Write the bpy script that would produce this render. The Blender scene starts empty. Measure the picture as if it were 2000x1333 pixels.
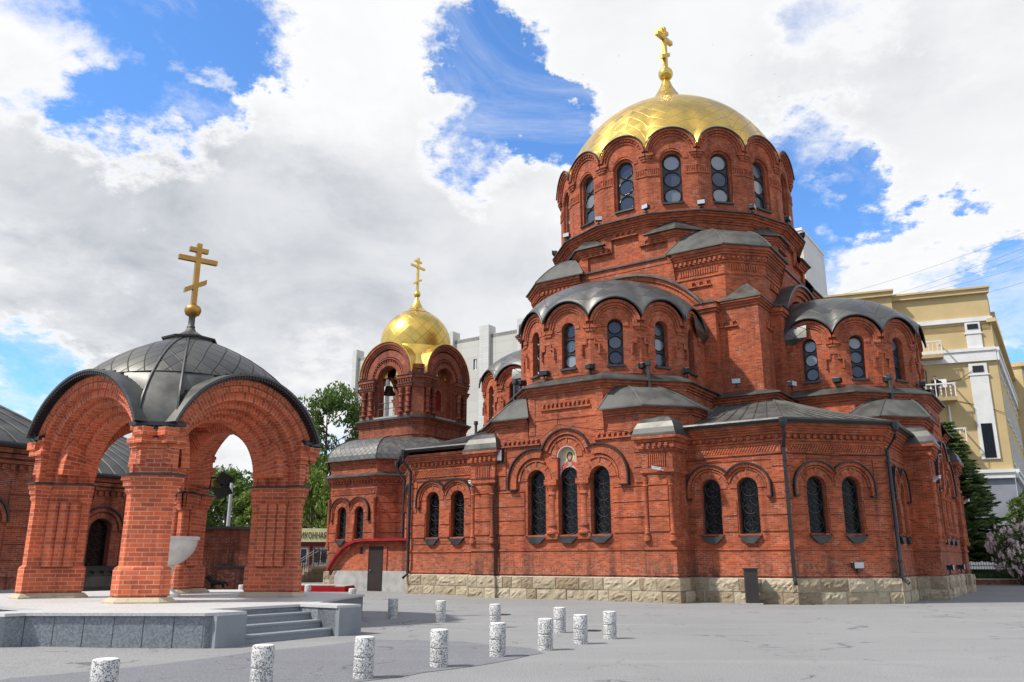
import bpy, bmesh, math, random
from mathutils import Vector, Matrix
from mathutils.geometry import tessellate_polygon
random.seed(11)
R = math.radians
sc = bpy.context.scene
COL = sc.collection
PI = math.pi

# ------------------------------------------------------------------ camera
cam_d = bpy.data.cameras.new('camera'); cam = bpy.data.objects.new('camera', cam_d); COL.objects.link(cam)
cam_d.sensor_width = 36; cam_d.lens = 36*1614/2000; cam_d.clip_end = 3000; cam_d.clip_start = .1
cam.location = (0, 0, 1.6); cam.rotation_euler = (R(90)+math.atan(429/1614), 0, 0)
sc.camera = cam
# ------------------------------------------------------------------ light
SUN_DIR = Vector((-.95, -.30, 0)).normalized()
SUN_EL = R(51)
sv = Vector((SUN_DIR.x*math.cos(SUN_EL), SUN_DIR.y*math.cos(SUN_EL), math.sin(SUN_EL)))
sun_d = bpy.data.lights.new('sun', 'SUN'); sun = bpy.data.objects.new('sun', sun_d); COL.objects.link(sun)
sun_d.energy = 3.9; sun_d.angle = R(2.0); sun_d.color = (1, .95, .87)
sun.rotation_euler = sv.to_track_quat('Z', 'Y').to_euler()
sc.view_settings.view_transform = 'Standard'; sc.view_settings.look = 'None'
sc.view_settings.exposure = 0.5; sc.view_settings.gamma = 1
sc.cycles.max_bounces = 6; sc.cycles.diffuse_bounces = 3; sc.cycles.glossy_bounces = 3
sc.cycles.transparent_max_bounces = 8

# ------------------------------------------------------------------ node helpers
class NT:
    def __init__(s, tree): s.t = tree; s.n = tree.nodes; s.l = tree.links
    def node(s, typ, **kw):
        nd = s.n.new(typ)
        for k, v in kw.items(): setattr(nd, k, v)
        return nd
    def link(s, a, b): s.l.new(a, b)
    def set(s, sock, v):
        if hasattr(v, 'links') or isinstance(v, bpy.types.NodeSocket): s.l.new(v, sock)
        else: sock.default_value = v
    def math(s, op, a, b=None, c=None, clamp=False):
        nd = s.node('ShaderNodeMath', operation=op, use_clamp=clamp)
        s.set(nd.inputs[0], a)
        if b is not None: s.set(nd.inputs[1], b)
        if c is not None: s.set(nd.inputs[2], c)
        return nd.outputs[0]
    def mix(s, fac, a, b, mode='MIX'):
        nd = s.node('ShaderNodeMix', data_type='RGBA', blend_type=mode)
        s.set(nd.inputs[0], fac); s.set(nd.inputs[6], a); s.set(nd.inputs[7], b)
        return nd.outputs[2]
    def noise(s, vec, scale, detail=4, rough=.55, dist=0):
        nd = s.node('ShaderNodeTexNoise'); nd.inputs['Scale'].default_value = scale
        nd.inputs['Detail'].default_value = detail; nd.inputs['Roughness'].default_value = rough
        nd.inputs['Distortion'].default_value = dist
        if vec is not None: s.link(vec, nd.inputs['Vector'])
        return nd.outputs[0]
    def ramp(s, fac, a, b, lo=0., hi=1., smooth=True):
        nd = s.node('ShaderNodeMapRange', interpolation_type='SMOOTHSTEP' if smooth else 'LINEAR')
        s.set(nd.inputs[0], fac); nd.inputs[1].default_value = a; nd.inputs[2].default_value = b
        nd.inputs[3].default_value = lo; nd.inputs[4].default_value = hi
        return nd.outputs[0]
    def attr(s, name):
        nd = s.node('ShaderNodeAttribute'); nd.attribute_name = name; return nd
def c4(c): return (c[0], c[1], c[2], 1)
def new_mat(name):
    m = bpy.data.materials.new(name); m.use_nodes = True
    g = NT(m.node_tree); b = m.node_tree.nodes['Principled BSDF']
    return m, g, b
def obj_co(g): return g.node('ShaderNodeTexCoord').outputs['Object']
def uv_co(g): return g.node('ShaderNodeTexCoord').outputs['UV']
def bump(g, b, h, strength=.4, dist=.02):
    nd = g.node('ShaderNodeBump'); nd.inputs['Strength'].default_value = strength; nd.inputs['Distance'].default_value = dist
    g.link(h, nd.inputs['Height']); g.link(nd.outputs[0], b.inputs['Normal'])

# ------------------------------------------------------------------ world: daylight sky with broken clouds
world = bpy.data.worlds.new('World'); sc.world = world; world.use_nodes = True
g = NT(world.node_tree); bg = world.node_tree.nodes['Background']
sky = g.node('ShaderNodeTexSky', sky_type='NISHITA'); sky.sun_disc = False
sky.sun_elevation = SUN_EL; sky.sun_rotation = math.atan2(SUN_DIR.x, SUN_DIR.y)
sky.air_density = 1.0; sky.dust_density = .3; sky.ozone_density = 2.5
tc = g.node('ShaderNodeTexCoord').outputs['Generated']
nrm = g.node('ShaderNodeVectorMath', operation='NORMALIZE'); g.link(tc, nrm.inputs[0]); D = nrm.outputs[0]
sep = g.node('ShaderNodeSeparateXYZ'); g.link(D, sep.inputs[0])
zz = g.math('ADD', g.math('MAXIMUM', sep.outputs[2], 0), .35)
cmb = g.node('ShaderNodeCombineXYZ')
g.link(g.math('DIVIDE', sep.outputs[0], zz), cmb.inputs[0]); g.link(g.math('DIVIDE', sep.outputs[1], zz), cmb.inputs[1])
P = cmb.outputs[0]
dn1 = g.node('ShaderNodeTexNoise'); dn1.inputs['Scale'].default_value = 3.2; dn1.inputs['Detail'].default_value = 8; dn1.inputs['Roughness'].default_value = .66; g.link(P, dn1.inputs['Vector'])
dv = g.node('ShaderNodeVectorMath', operation='SUBTRACT'); g.link(dn1.outputs['Color'], dv.inputs[0]); dv.inputs[1].default_value = (.5, .5, .5)
dm = g.node('ShaderNodeVectorMath', operation='MULTIPLY_ADD'); g.link(dv.outputs[0], dm.inputs[0]); dm.inputs[1].default_value = (.36, .36, .36); g.link(D, dm.inputs[2])
dd = g.node('ShaderNodeVectorMath', operation='NORMALIZE'); g.link(dm.outputs[0], dd.inputs[0]); DW_ = dd.outputs[0]
def lump(x, y, z, rad, w):
    d = g.node('ShaderNodeVectorMath', operation='DOT_PRODUCT'); g.link(DW_, d.inputs[0])
    d.inputs[1].default_value = Vector((x, y, z)).normalized()
    return g.ramp(d.outputs['Value'], math.cos(rad), 1.0, 0, w)
def total(items):
    acc = None
    for it in items:
        v = lump(*it); acc = v if acc is None else g.math('ADD', acc, v)
    return acc
CLOUD = [
    (-0.403, 0.765, 0.502, 0.174, -0.51),
    (-0.375, 0.821, 0.431, 0.114, -0.41),
    (-0.435, 0.797, 0.418, 0.091, -0.30),
    (-0.295, 0.784, 0.546, 0.098, -0.37),
    (-0.323, 0.822, 0.469, 0.053, -0.24),
    (-0.250, 0.807, 0.536, 0.061, -0.30),
    (-0.064, 0.828, 0.557, 0.083, -0.61),
    (-0.018, 0.866, 0.500, 0.114, -0.73),
    (0.054, 0.870, 0.490, 0.068, -0.61),
    (0.335, 0.776, 0.534, 0.083, -0.51),
    (0.344, 0.856, 0.386, 0.121, -0.61),
    (0.403, 0.834, 0.376, 0.045, -0.30),
    (-0.511, 0.840, 0.183, 0.091, -0.49),
    (0.515, 0.819, 0.254, 0.083, -0.49),
    (-0.509, 0.760, 0.404, 0.045, -0.30),
    (0.268, 0.913, 0.308, 0.045, -0.12),
    (-0.496, 0.742, 0.452, 0.174, 0.40),
    (-0.176, 0.795, 0.580, 0.152, 0.40),
    (-0.181, 0.901, 0.393, 0.288, 0.40),
    (0.189, 0.806, 0.561, 0.250, 0.40),
    (0.451, 0.765, 0.460, 0.250, 0.30),
    (-0.421, 0.860, 0.290, 0.318, 0.40),
    (-0.322, 0.789, 0.524, 0.045, 0.18),
    (-0.316, 0.810, 0.493, 0.053, 0.20),
    (0.030, 0.893, 0.449, 0.061, 0.35),
    (0.420, 0.852, 0.311, 0.106, 0.25),
    (-0.062, 0.933, 0.354, 0.227, 0.35),
    (-0.276, 0.832, 0.481, 0.038, 0.15),
]
SHADE = [
    (-0.421, 0.866, 0.269, 0.288, 0.58),
    (-0.092, 0.935, 0.342, 0.227, 0.47),
    (-0.487, 0.840, 0.238, 0.189, 0.27),
    (0.411, 0.797, 0.442, 0.273, 0.17),
    (0.190, 0.815, 0.548, 0.250, 0.14),
    (0.466, 0.732, 0.498, 0.189, 0.12),
    (-0.262, 0.906, 0.331, 0.189, 0.27),
]
nz1 = g.noise(P, 3.0, 11, .66, .3)
nz2 = g.noise(P, 1.1, 3, .5)
base = g.math('ADD', g.math('MULTIPLY', g.math('SUBTRACT', nz1, .5), 1.35), g.math('MULTIPLY', g.math('SUBTRACT', nz2, .5), .5))
dens = g.math('ADD', g.math('ADD', base, total(CLOUD)), .13)
mask = g.ramp(dens, -.12, .27)
mask = g.math('MAXIMUM', mask, g.ramp(g.noise(P, 2.2, 8, .7, .8), .46, .70, 0, .62))
thick = g.ramp(dens, .12, .62)
nz3 = g.noise(P, 3.4, 6, .6, .4)
shd = g.math('MULTIPLY', total(SHADE), g.ramp(nz3, .25, .7, .55, 1.15))
shd = g.math('ADD', shd, g.math('MULTIPLY', g.ramp(nz3, .45, .8), .22))
shd = g.math('MULTIPLY', g.math('MINIMUM', shd, 1.0), thick)
ccol = g.mix(shd, (.70, .702, .71, 1), (.36, .385, .425, 1))
skyc = g.mix(1.0, sky.outputs[0], (.088, .132, .176, 1), 'MULTIPLY')
# grade the clear sky towards the deep blue between the clouds
final = g.mix(mask, skyc, ccol)
lp = g.math('MULTIPLY', sep.outputs[2], 1.0)
below = g.ramp(sep.outputs[2], -.05, 0.0)
final = g.mix(below, (.20, .20, .20, 1), final)
g.link(final, bg.inputs[0]); bg.inputs[1].default_value = 1.0

# ------------------------------------------------------------------ materials
def brick_mat(name, c1, c2, mortar, bw=.25, bh=.075, ms=.009, white=.35, dirt=.35, bmp=.5, white_col=(.50, .36, .28), foot_k=1.):
    m, g, b = new_mat(name)
    uv = uv_co(g); oc = obj_co(g)
    br = g.node('ShaderNodeTexBrick'); g.link(uv, br.inputs['Vector'])
    br.inputs['Color1'].default_value = c4(c1); br.inputs['Color2'].default_value = c4(c2)
    br.inputs['Scale'].default_value = 1; br.inputs['Mortar Size'].default_value = ms
    br.inputs['Mortar Smooth'].default_value = .3; br.inputs['Brick Width'].default_value = bw; br.inputs['Row Height'].default_value = bh
    br.inputs['Bias'].default_value = -.05
    n1 = g.noise(oc, .55, 5, .6); n2 = g.noise(oc, 2.3, 6, .65); n3 = g.noise(oc, 9, 4, .6)
    mo = g.mix(g.ramp(n2, .50, .68, 0, .9), c4(mortar), c4(white_col))
    mp = g.node('ShaderNodeMapping'); mp.inputs['Scale'].default_value = (1.6, 1.6, .16); g.link(oc, mp.inputs['Vector']); n4 = g.noise(mp.outputs[0], 1.0, 5, .65)
    g.link(mo, br.inputs['Mortar'])
    col = br.outputs['Color']
    # brick batches, efflorescence and soot, all with their own shapes
    col = g.mix(g.ramp(n1, .35, .7, 0, .55), col, g.mix(1, col, (1.25, .95, .8, 1), 'MULTIPLY'))
    col = g.mix(g.ramp(n1, .62, .40, 0, dirt), col, g.mix(1, col, (.55, .5, .52, 1), 'MULTIPLY'))
    col = g.mix(g.ramp(n4, .50, .72, 0, min(1, dirt*1.9)), col, g.mix(1, col, (.40, .36, .38, 1), 'MULTIPLY'))
    col = g.mix(g.ramp(n2, .62, .80, 0, white), col, (.44, .26, .18, 1))
    col = g.mix(g.ramp(n3, .66, .86, 0, dirt*.5), col, (.09, .03, .02, 1))
    # damp salts and grime in patches along the foot of the walls
    sz = g.node('ShaderNodeSeparateXYZ'); g.link(oc, sz.inputs[0]); foot = g.ramp(g.math('ADD', sz.outputs[2], g.math('MULTIPLY', g.math('SUBTRACT', n2, .5), 2.6)), .9, 2.2, foot_k, 0)
    col = g.mix(g.math('MULTIPLY', foot, g.ramp(n3, .45, .65, 0, .55)), col, (.40, .24, .17, 1)); col = g.mix(g.math('MULTIPLY', foot, g.ramp(n4, .48, .62, 0, .6)), col, (.07, .04, .032, 1))
    g.link(col, b.inputs['Base Color'])
    b.inputs['Roughness'].default_value = .85; b.inputs['Specular IOR Level'].default_value = .25
    h = g.math('ADD', g.math('MULTIPLY', br.outputs['Fac'], -1.0), g.math('MULTIPLY', n3, .6))
    bump(g, b, h, bmp, .012)
    return m
M = {}
M['brick'] = brick_mat('old_red_brick', (.455, .103, .036), (.21, .047, .023), (.29, .14, .085))
M['brick_dark'] = brick_mat('weathered_brick', (.32, .080, .038), (.17, .042, .024), (.27, .14, .095), white=.2, dirt=.5)
M['brick_new'] = brick_mat('smooth_red_brick', (.60, .135, .052), (.34, .070, .030), (.46, .29, .21), foot_k=.25, bw=.30, bh=.105, ms=.010, white=.12, dirt=.25, bmp=.35)
def metal_mat(name, col, rough=.42, metallic=.7, var=.35, bmp=.12):
    m, g, b = new_mat(name); oc = obj_co(g)
    n = g.noise(oc, 1.3, 5, .6); n2 = g.noise(oc, .5, 3)
    k = g.mix(g.ramp(n, .3, .7), c4([x*(1-var) for x in col]), c4([x*(1+var) for x in col]))
    k = g.mix(g.ramp(n2, .5, .75, 0, .5), k, c4((col[0]*1.5, col[1]*1.45, col[2]*1.3)))
    g.link(k, b.inputs['Base Color']); b.inputs['Metallic'].default_value = metallic
    g.link(g.ramp(n, .2, .8, rough-.1, rough+.14), b.inputs['Roughness'])
    bump(g, b, n, bmp, .03)
    return m
M['roof'] = metal_mat('dark_roof_metal', (.085, .083, .075), .48, .6)
M['roof_light'] = metal_mat('grey_roof_metal', (.078, .076, .068), .66, .3)
M['black_metal'] = metal_mat('black_painted_metal', (.018, .018, .019), .4, .1, .2)
M['trim'] = metal_mat('dark_flashing', (.05, .05, .05), .45, .5)
M['steel'] = metal_mat('light_steel', (.45, .46, .47), .35, .6, .1)
def seam_mat(name, base, line, metallic, r0, r1, lw, tile_var, tone=.25, bmp=.6, line_k=.85):
    """sheet metal laid in diamonds; UV = diamond lattice coordinates"""
    m, g, b = new_mat(name)
    uv = uv_co(g); s = g.node('ShaderNodeSeparateXYZ'); g.link(uv, s.inputs[0])
    a = g.math('ADD', s.outputs[0], s.outputs[1]); d = g.math('SUBTRACT', s.outputs[0], s.outputs[1])
    def edge(x):
        fr = g.math('FRACT', x); return g.math('MINIMUM', fr, g.math('SUBTRACT', 1.0, fr))
    e = g.math('MINIMUM', edge(a), edge(d))
    ln = g.ramp(e, lw*.5, lw, 1, 0)
    cmb = g.node('ShaderNodeCombineXYZ'); g.link(g.math('FLOOR', a), cmb.inputs[0]); g.link(g.math('FLOOR', d), cmb.inputs[1])
    wn = g.node('ShaderNodeTexWhiteNoise', noise_dimensions='2D'); g.link(cmb.outputs[0], wn.inputs[0])
    k = g.mix(wn.outputs[0], c4([x*(1-tone) for x in base]), c4([min(1, x*(1+tone)) for x in base]))
    n = g.noise(obj_co(g), 1.2, 4)
    k = g.mix(g.ramp(n, .45, .75, 0, .4), k, c4([x*.75 for x in base]))
    k = g.mix(g.math('MULTIPLY', ln, line_k), k, c4(line))
    g.link(k, b.inputs['Base Color']); b.inputs['Metallic'].default_value = metallic
    g.link(g.math('ADD', g.ramp(wn.outputs[0], 0, 1, r0, r1), g.math('MULTIPLY', ln, .2)), b.inputs['Roughness'])
    # every sheet is hammered on slightly out of true
    h = g.math('ADD', g.math('MULTIPLY', g.math('MULTIPLY', g.math('SUBTRACT', wn.outputs[0], .5), g.math('SUBTRACT', g.math('FRACT', a), .5)), tile_var),
               g.math('MULTIPLY', n, .5))
    h = g.math('ADD', h, g.math('MULTIPLY', ln, .4))
    bump(g, b, h, bmp, .05)
    return m
M['gold'] = seam_mat('gold_leaf_sheets', (.67, .45, .105), (.25, .15, .04), .92, .27, .36, .045, .4, .05, .28, .6)
M['gold_plain'] = metal_mat('gold_leaf', (.67, .45, .105), .25, .92, .10, .05)
M['bronze'] = metal_mat('bronze_gilt', (.42, .23, .055), .36, .85, .2, .1)
M['lead_dia'] = seam_mat('dark_diamond_sheets', (.092, .089, .079), (.010, .010, .010), .65, .42, .56, .05, .5, .13, .4)
M['lead_fine'] = seam_mat('fine_diamond_sheets', (.13, .126, .114), (.045, .045, .045), .6, .42, .55, .06, .5, .18, .4)
def glass_mat(name, col, metallic=.0, rough=.06, spec=.8):
    m, g, b = new_mat(name); n = g.noise(obj_co(g), 3.5, 2)
    g.link(g.mix(g.ramp(n, .35, .65), c4([x*.7 for x in col]), c4([x*1.3 for x in col])), b.inputs['Base Color'])
    b.inputs['Roughness'].default_value = rough; b.inputs['Metallic'].default_value = metallic
    b.inputs['Specular IOR Level'].default_value = spec
    bump(g, b, n, .12, .1)
    return m
M['glass_sky'] = glass_mat('blue_grey_glass', (.13, .15, .19), .35, .12)
M['glass_dark'] = glass_mat('dark_glass', (.006, .006, .007), 0, .2, .22)
M['glass_win'] = glass_mat('window_glass', (.06, .08, .10), .1, .08)
def pane_mat():
    m, g, b = new_mat('toned_round_panes'); t = g.attr('tone').outputs['Fac']; n = g.noise(obj_co(g), 3.5, 2)
    k = g.mix(g.ramp(t, 0, .5), (.030, .042, .075, 1), (.085, .10, .12, 1)); k = g.mix(g.ramp(t, .5, 1), k, (.26, .27, .28, 1))  # tone picks dark blue
    g.link(k, b.inputs['Base Color']); b.inputs['Roughness'].default_value = .16; b.inputs['Metallic'].default_value = .25; b.inputs['Specular IOR Level'].default_value = .6
    bump(g, b, n, .15, .1); return m
M['glass_sky'] = pane_mat()
def plain(name, col, rough=.6, spec=.4, nscale=3, var=.12, metallic=0, bmp=.1):
    m, g, b = new_mat(name); n = g.noise(obj_co(g), nscale, 5, .6)
    g.link(g.mix(g.ramp(n, .3, .7), c4([x*(1-var) for x in col]), c4([x*(1+var) for x in col])), b.inputs['Base Color'])
    b.inputs['Roughness'].default_value = rough; b.inputs['Specular IOR Level'].default_value = spec; b.inputs['Metallic'].default_value = metallic
    if bmp: bump(g, b, n, bmp, .02)
    return m
def stone_mat():
    m, g, b = new_mat('rough_sandstone'); oc = obj_co(g); t = g.attr('tone').outputs['Fac']
    n = g.noise(oc, 3.2, 7, .65); n2 = g.noise(oc, 14, 5, .7)
    k = g.mix(t, (.46, .39, .27, 1), (.24, .175, .105, 1))
    k = g.mix(g.ramp(n, .5, .75, 0, .65), k, (.12, .085, .05, 1))
    k = g.mix(g.ramp(n2, .55, .8, 0, .35), k, (.58, .53, .42, 1))
    g.link(k, b.inputs['Base Color']); b.inputs['Roughness'].default_value = .9
    bump(g, b, g.math('ADD', n, g.math('MULTIPLY', n2, .4)), .9, .06)
    return m
M['stone'] = stone_mat()
M['mortar'] = plain('pale_mortar', (.42, .38, .31), .95, .1, 6, .2)
M['concrete'] = plain('grey_render', (.34, .335, .315), .9, .15, 2.2, .16, 0, .2)
M['red_metal'] = plain('red_sheet_metal', (.24, .010, .014), .6, .3, 2, .25)
M['door'] = plain('brown_door_paint', (.032, .024, .021), .45, .4, 2, .12)
M['white'] = plain('white_paint', (.72, .72, .70), .6, .3, 2, .06)
M['grey_plastic'] = plain('grey_plastic', (.42, .43, .44), .5, .4, 4, .06)
M['black'] = plain('black_plastic', (.012, .012, .012), .5, .4)
M['iron'] = plain('wrought_iron', (.014, .013, .013), .5, .5)
M['lattice'] = plain('grey_lattice_iron', (.05, .045, .045), .5, .5)
M['red_wall'] = plain('red_painted_wall', (.38, .03, .025), .7, .2)
M['dark'] = plain('unlit_interior', (.012, .010, .010), .9, .1)

# ------------------------------------------------------------------ mesh builder
class MB:
    def __init__(s): s.v = []; s.f = []; s.uv = []; s.sm = []; s.mi = []; s.tone = []; s.M = None; s.t = 0.; s.m = 0; s.any = False
    def face(s, pts, uv=None, smooth=False):
        b = len(s.v)
        for p in pts:
            p = Vector(p)
            if s.M: p = s.M @ p
            s.v.append(p)
        s.f.append(list(range(b, b+len(pts)))); s.uv.append(uv); s.sm.append(smooth); s.mi.append(s.m); s.tone.append(s.t)
        if smooth: s.any = True
    def box(s, x0, x1, y0, y1, z0, z1):
        a = [(x0,y0,z0),(x1,y0,z0),(x1,y1,z0),(x0,y1,z0),(x0,y0,z1),(x1,y0,z1),(x1,y1,z1),(x0,y1,z1)]
        for f in ((0,3,2,1),(4,5,6,7),(0,1,5,4),(1,2,6,5),(2,3,7,6),(3,0,4,7)): s.face([a[i] for i in f])
    def pillow(s, x0, x1, y0, y1, z0, z1, b):
        """block with its outer face (y1) bevelled"""
        o = [(x0,y0,z0),(x1,y0,z0),(x1,y0,z1),(x0,y0,z1)]; m = [(x0,y1-b,z0),(x1,y1-b,z0),(x1,y1-b,z1),(x0,y1-b,z1)]
        f = [(x0+b,y1,z0+b),(x1-b,y1,z0+b),(x1-b,y1,z1-b),(x0+b,y1,z1-b)]
        s.face(f)
        for i in range(4):
            j = (i+1) % 4; s.face([m[i], m[j], f[j], f[i]]); s.face([o[i], o[j], m[j], m[i]])
    def rock(s, x0, x1, y0, y1, z0, z1, rnd, amp=.035):
        """rock-faced block: the outer face is a rough broken surface inside a drafted margin"""
        nx = max(3, int((x1-x0)/.11)); nz = 5
        P = [[None]*(nz+1) for _ in range(nx+1)]
        for i in range(nx+1):
            for k in range(nz+1):
                ed = min(i, nx-i, k, nz-k); d = 0 if ed == 0 else (.45 if ed == 1 else 1)
                P[i][k] = (x0+(x1-x0)*i/nx+(rnd.uniform(-.025, .025) if ed else 0), y1-.05+d*(.03+rnd.uniform(-amp, amp)), z0+(z1-z0)*k/nz+(rnd.uniform(-.02, .02) if ed else 0))
        for i in range(nx):
            for k in range(nz): s.face([P[i][k], P[i+1][k], P[i+1][k+1], P[i][k+1]])
        o = [(x0,y0,z0),(x1,y0,z0),(x1,y0,z1),(x0,y0,z1)]; m = [(x0,y1-.05,z0),(x1,y1-.05,z0),(x1,y1-.05,z1),(x0,y1-.05,z1)]
        for i in range(4): j = (i+1) % 4; s.face([o[i], o[j], m[j], m[i]])
    def prism(s, poly, z0, z1, top=True, bot=False):
        n = len(poly)
        for i in range(n):
            a, b = poly[i], poly[(i+1) % n]
            s.face([(a[0],a[1],z0),(b[0],b[1],z0),(b[0],b[1],z1),(a[0],a[1],z1)])
        if top: s.face([(p[0],p[1],z1) for p in poly])
        if bot: s.face([(p[0],p[1],z0) for p in reversed(poly)])
    def slab(s, poly, y0, y1):
        """polygon in the wall plane (x,z) extruded from y0 to y1"""
        n = len(poly)
        s.face([(p[0], y1, p[1]) for p in poly]); s.face([(p[0], y0, p[1]) for p in reversed(poly)])
        for i in range(n):
            a, b = poly[i], poly[(i+1) % n]
            s.face([(a[0],y1,a[1]),(a[0],y0,a[1]),(b[0],y0,b[1]),(b[0],y1,b[1])])
    def arc(s, cx, cz, r0, r1, y0, y1, a0=0, a1=180, n=14, back=False, uvs=1.0, smooth=False):
        rm = (r0+r1)/2
        for i in range(n):
            t0 = R(a0+(a1-a0)*i/n); t1 = R(a0+(a1-a0)*(i+1)/n)
            p = lambda r, t, y: (cx+r*math.cos(t), y, cz+r*math.sin(t))
            v0, v1 = t0*rm*uvs, t1*rm*uvs
            s.face([p(r0,t0,y1),p(r1,t0,y1),p(r1,t1,y1),p(r0,t1,y1)], [(r0,v0),(r1,v0),(r1,v1),(r0,v1)])
            s.face([p(r1,t0,y0),p(r1,t1,y0),p(r1,t1,y1),p(r1,t0,y1)], [(y0,v0),(y0,v1),(y1,v1),(y1,v0)])
            s.face([p(r0,t0,y0),p(r0,t1,y0),p(r0,t1,y1),p(r0,t0,y1)], [(y0,v0),(y0,v1),(y1,v1),(y1,v0)])
            if back: s.face([p(r0,t0,y0),p(r1,t0,y0),p(r1,t1,y0),p(r0,t1,y0)], [(r0,v0),(r1,v0),(r1,v1),(r0,v1)])
        for t in (R(a0), R(a1)):
            s.face([p(r0,t,y0),p(r1,t,y0),p(r1,t,y1),p(r0,t,y1)])
    def tube(s, pts, r, n=6, closed=False, r1=None):
        pts = [Vector(p) for p in pts]; rings = []
        L = len(pts)
        for i, p in enumerate(pts):
            if closed: d = pts[(i+1) % L]-pts[i-1]
            else: d = pts[min(i+1, L-1)]-pts[max(i-1, 0)]
            d.normalize()
            up = Vector((0,0,1)) if abs(d.z) < .9 else Vector((1,0,0))
            a = d.cross(up).normalized(); b = d.cross(a)
            rr = r if r1 is None else r+(r1-r)*i/(L-1)
            rings.append([p+a*rr*math.cos(2*PI*k/n)+b*rr*math.sin(2*PI*k/n) for k in range(n)])
        for i in range(L if closed else L-1):
            A, B = rings[i], rings[(i+1) % L]
            for k in range(n): s.face([A[k], A[(k+1) % n], B[(k+1) % n], B[k]], smooth=True)
        if not closed: s.face(rings[0][::-1]); s.face(rings[-1])
    def lathe(s, prof, n=16, cx=0, cy=0, a0=0, a1=360, uvf=None, smooth=True):
        full = abs(a1-a0-360) < 1e-6
        for i in range(len(prof)-1):
            (r0, z0), (r1, z1) = prof[i], prof[i+1]
            for k in range(n):
                t0 = R(a0+(a1-a0)*k/n); t1 = R(a0+(a1-a0)*(k+1)/n)
                q = [(cx+r0*math.cos(t0), cy+r0*math.sin(t0), z0), (cx+r0*math.cos(t1), cy+r0*math.sin(t1), z0),
                     (cx+r1*math.cos(t1), cy+r1*math.sin(t1), z1), (cx+r1*math.cos(t0), cy+r1*math.sin(t0), z1)]
                if uvf: uv = [uvf(t0, r0, z0), uvf(t1, r0, z0), uvf(t1, r1, z1), uvf(t0, r1, z1)]
                else:
                    rm = max(r0, r1); uv = [(t0*rm, z0), (t1*rm, z0), (t1*rm, z1), (t0*rm, z1)]
                if r1 < 1e-6: q = q[:3]; uv = uv[:3]
                elif r0 < 1e-6: q = [q[0], q[2], q[3]]; uv = [uv[0], uv[2], uv[3]]
                s.face(q, uv, smooth)
    def sweep(s, path, prof, closed=False, smooth=False):
        rings = [offset(path, o, closed) for o, z in prof]
        L = len(path); cum = [0]
        for i in range(L): cum.append(cum[-1]+(Vector(path[(i+1) % L])-Vector(path[i])).length)
        v = prof[0][1]
        for i in range(len(prof)-1):
            z0, z1 = prof[i][1], prof[i+1][1]
            dv = math.hypot(z1-z0, prof[i+1][0]-prof[i][0])
            for j in range(L if closed else L-1):
                k = (j+1) % L
                a, b, c, d = rings[i][j], rings[i][k], rings[i+1][k], rings[i+1][j]
                u0, u1 = cum[j], cum[j+1]
                s.face([(*a, z0), (*b, z0), (*c, z1), (*d, z1)], [(u0, v), (u1, v), (u1, v+dv), (u0, v+dv)], smooth)
            v += dv
        if not closed:      # close the ends
            for j in (0, L-1):
                s.face([(*rings[i][j], prof[i][1]) for i in range(len(prof))])
    def cap(s, path, off, z, closed=True):
        s.face([(*p, z) for p in offset(path, off, closed)])
    def wall(s, outline, holes=(), y=0., depth=.0, ends=None):
        """wall face in the frame's x,z plane with real openings and their reveals"""
        loops = [[Vector((p[0], p[1], 0)) for p in outline]]+[[Vector((p[0], p[1], 0)) for p in h] for h in holes]
        flat = [p for l in loops for p in l]
        for tri in tessellate_polygon(loops):
            q = [flat[i] for i in tri]
            if ((q[1]-q[0]).cross(q[2]-q[0])).length < 1e-9: continue
            s.face([(p.x, y, p.y) for p in q], [(p.x+s.u0, p.y) for p in q])
        if depth:
            for h in holes:
                n = len(h)
                for i in range(n):
                    a, b = h[i], h[(i+1) % n]
                    vert = abs(a[0]-b[0]) < abs(a[1]-b[1])
                    uv = [(y, a[1]), (y-depth, a[1]), (y-depth, b[1]), (y, b[1])] if vert else [(a[0], y), (a[0], y-depth), (b[0], y-depth), (b[0], y)]
                    s.face([(a[0],y,a[1]), (a[0],y-depth,a[1]), (b[0],y-depth,b[1]), (b[0],y,b[1])], uv)
    u0 = 0.
    def build(s, name, mats, parent=None, loc=None, weld=None):
        me = bpy.data.meshes.new(name)
        me.from_pydata([tuple(v) for v in s.v], [], s.f)
        if not isinstance(mats, (list, tuple)): mats = [mats]
        for m in mats: me.materials.append(m)
        uvl = me.uv_layers.new(name='UVMap').data
        me.polygons.foreach_set('use_smooth', s.sm); me.polygons.foreach_set('material_index', s.mi)
        if any(s.tone):
            at = me.attributes.new('tone', 'FLOAT', 'FACE'); at.data.foreach_set('value', s.tone)
        buf = []
        for fi, f in enumerate(s.f):
            uv = s.uv[fi]
            if uv is None:
                p = [s.v[i] for i in f]
                n = Vector((0, 0, 0))
                for i in range(len(p)):
                    a, b = p[i], p[(i+1) % len(p)]
                    n += a.cross(b)
                if n.length > 0: n.normalize()
                if abs(n.z) > .88: uv = [(q.x, q.y) for q in p]
                else:
                    t = Vector((-n.y, n.x, 0)).normalized(); k = 1/max(.2, math.sqrt(1-n.z*n.z))
                    uv = [(q.dot(t), q.z*k) for q in p]
            for q in uv: buf += [q[0], q[1]]
        uvl.foreach_set('uv', buf)
        if (weld if weld is not None else s.any):
            bm = bmesh.new(); bm.from_mesh(me); bmesh.ops.remove_doubles(bm, verts=bm.verts, dist=2e-4); bm.to_mesh(me); bm.free()
            me.set_sharp_from_angle(angle=R(38))
        o = bpy.data.objects.new(name, me); COL.objects.link(o)
        if parent is not None: o.parent = parent
        if loc is not None: o.location = loc
        return o
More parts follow.
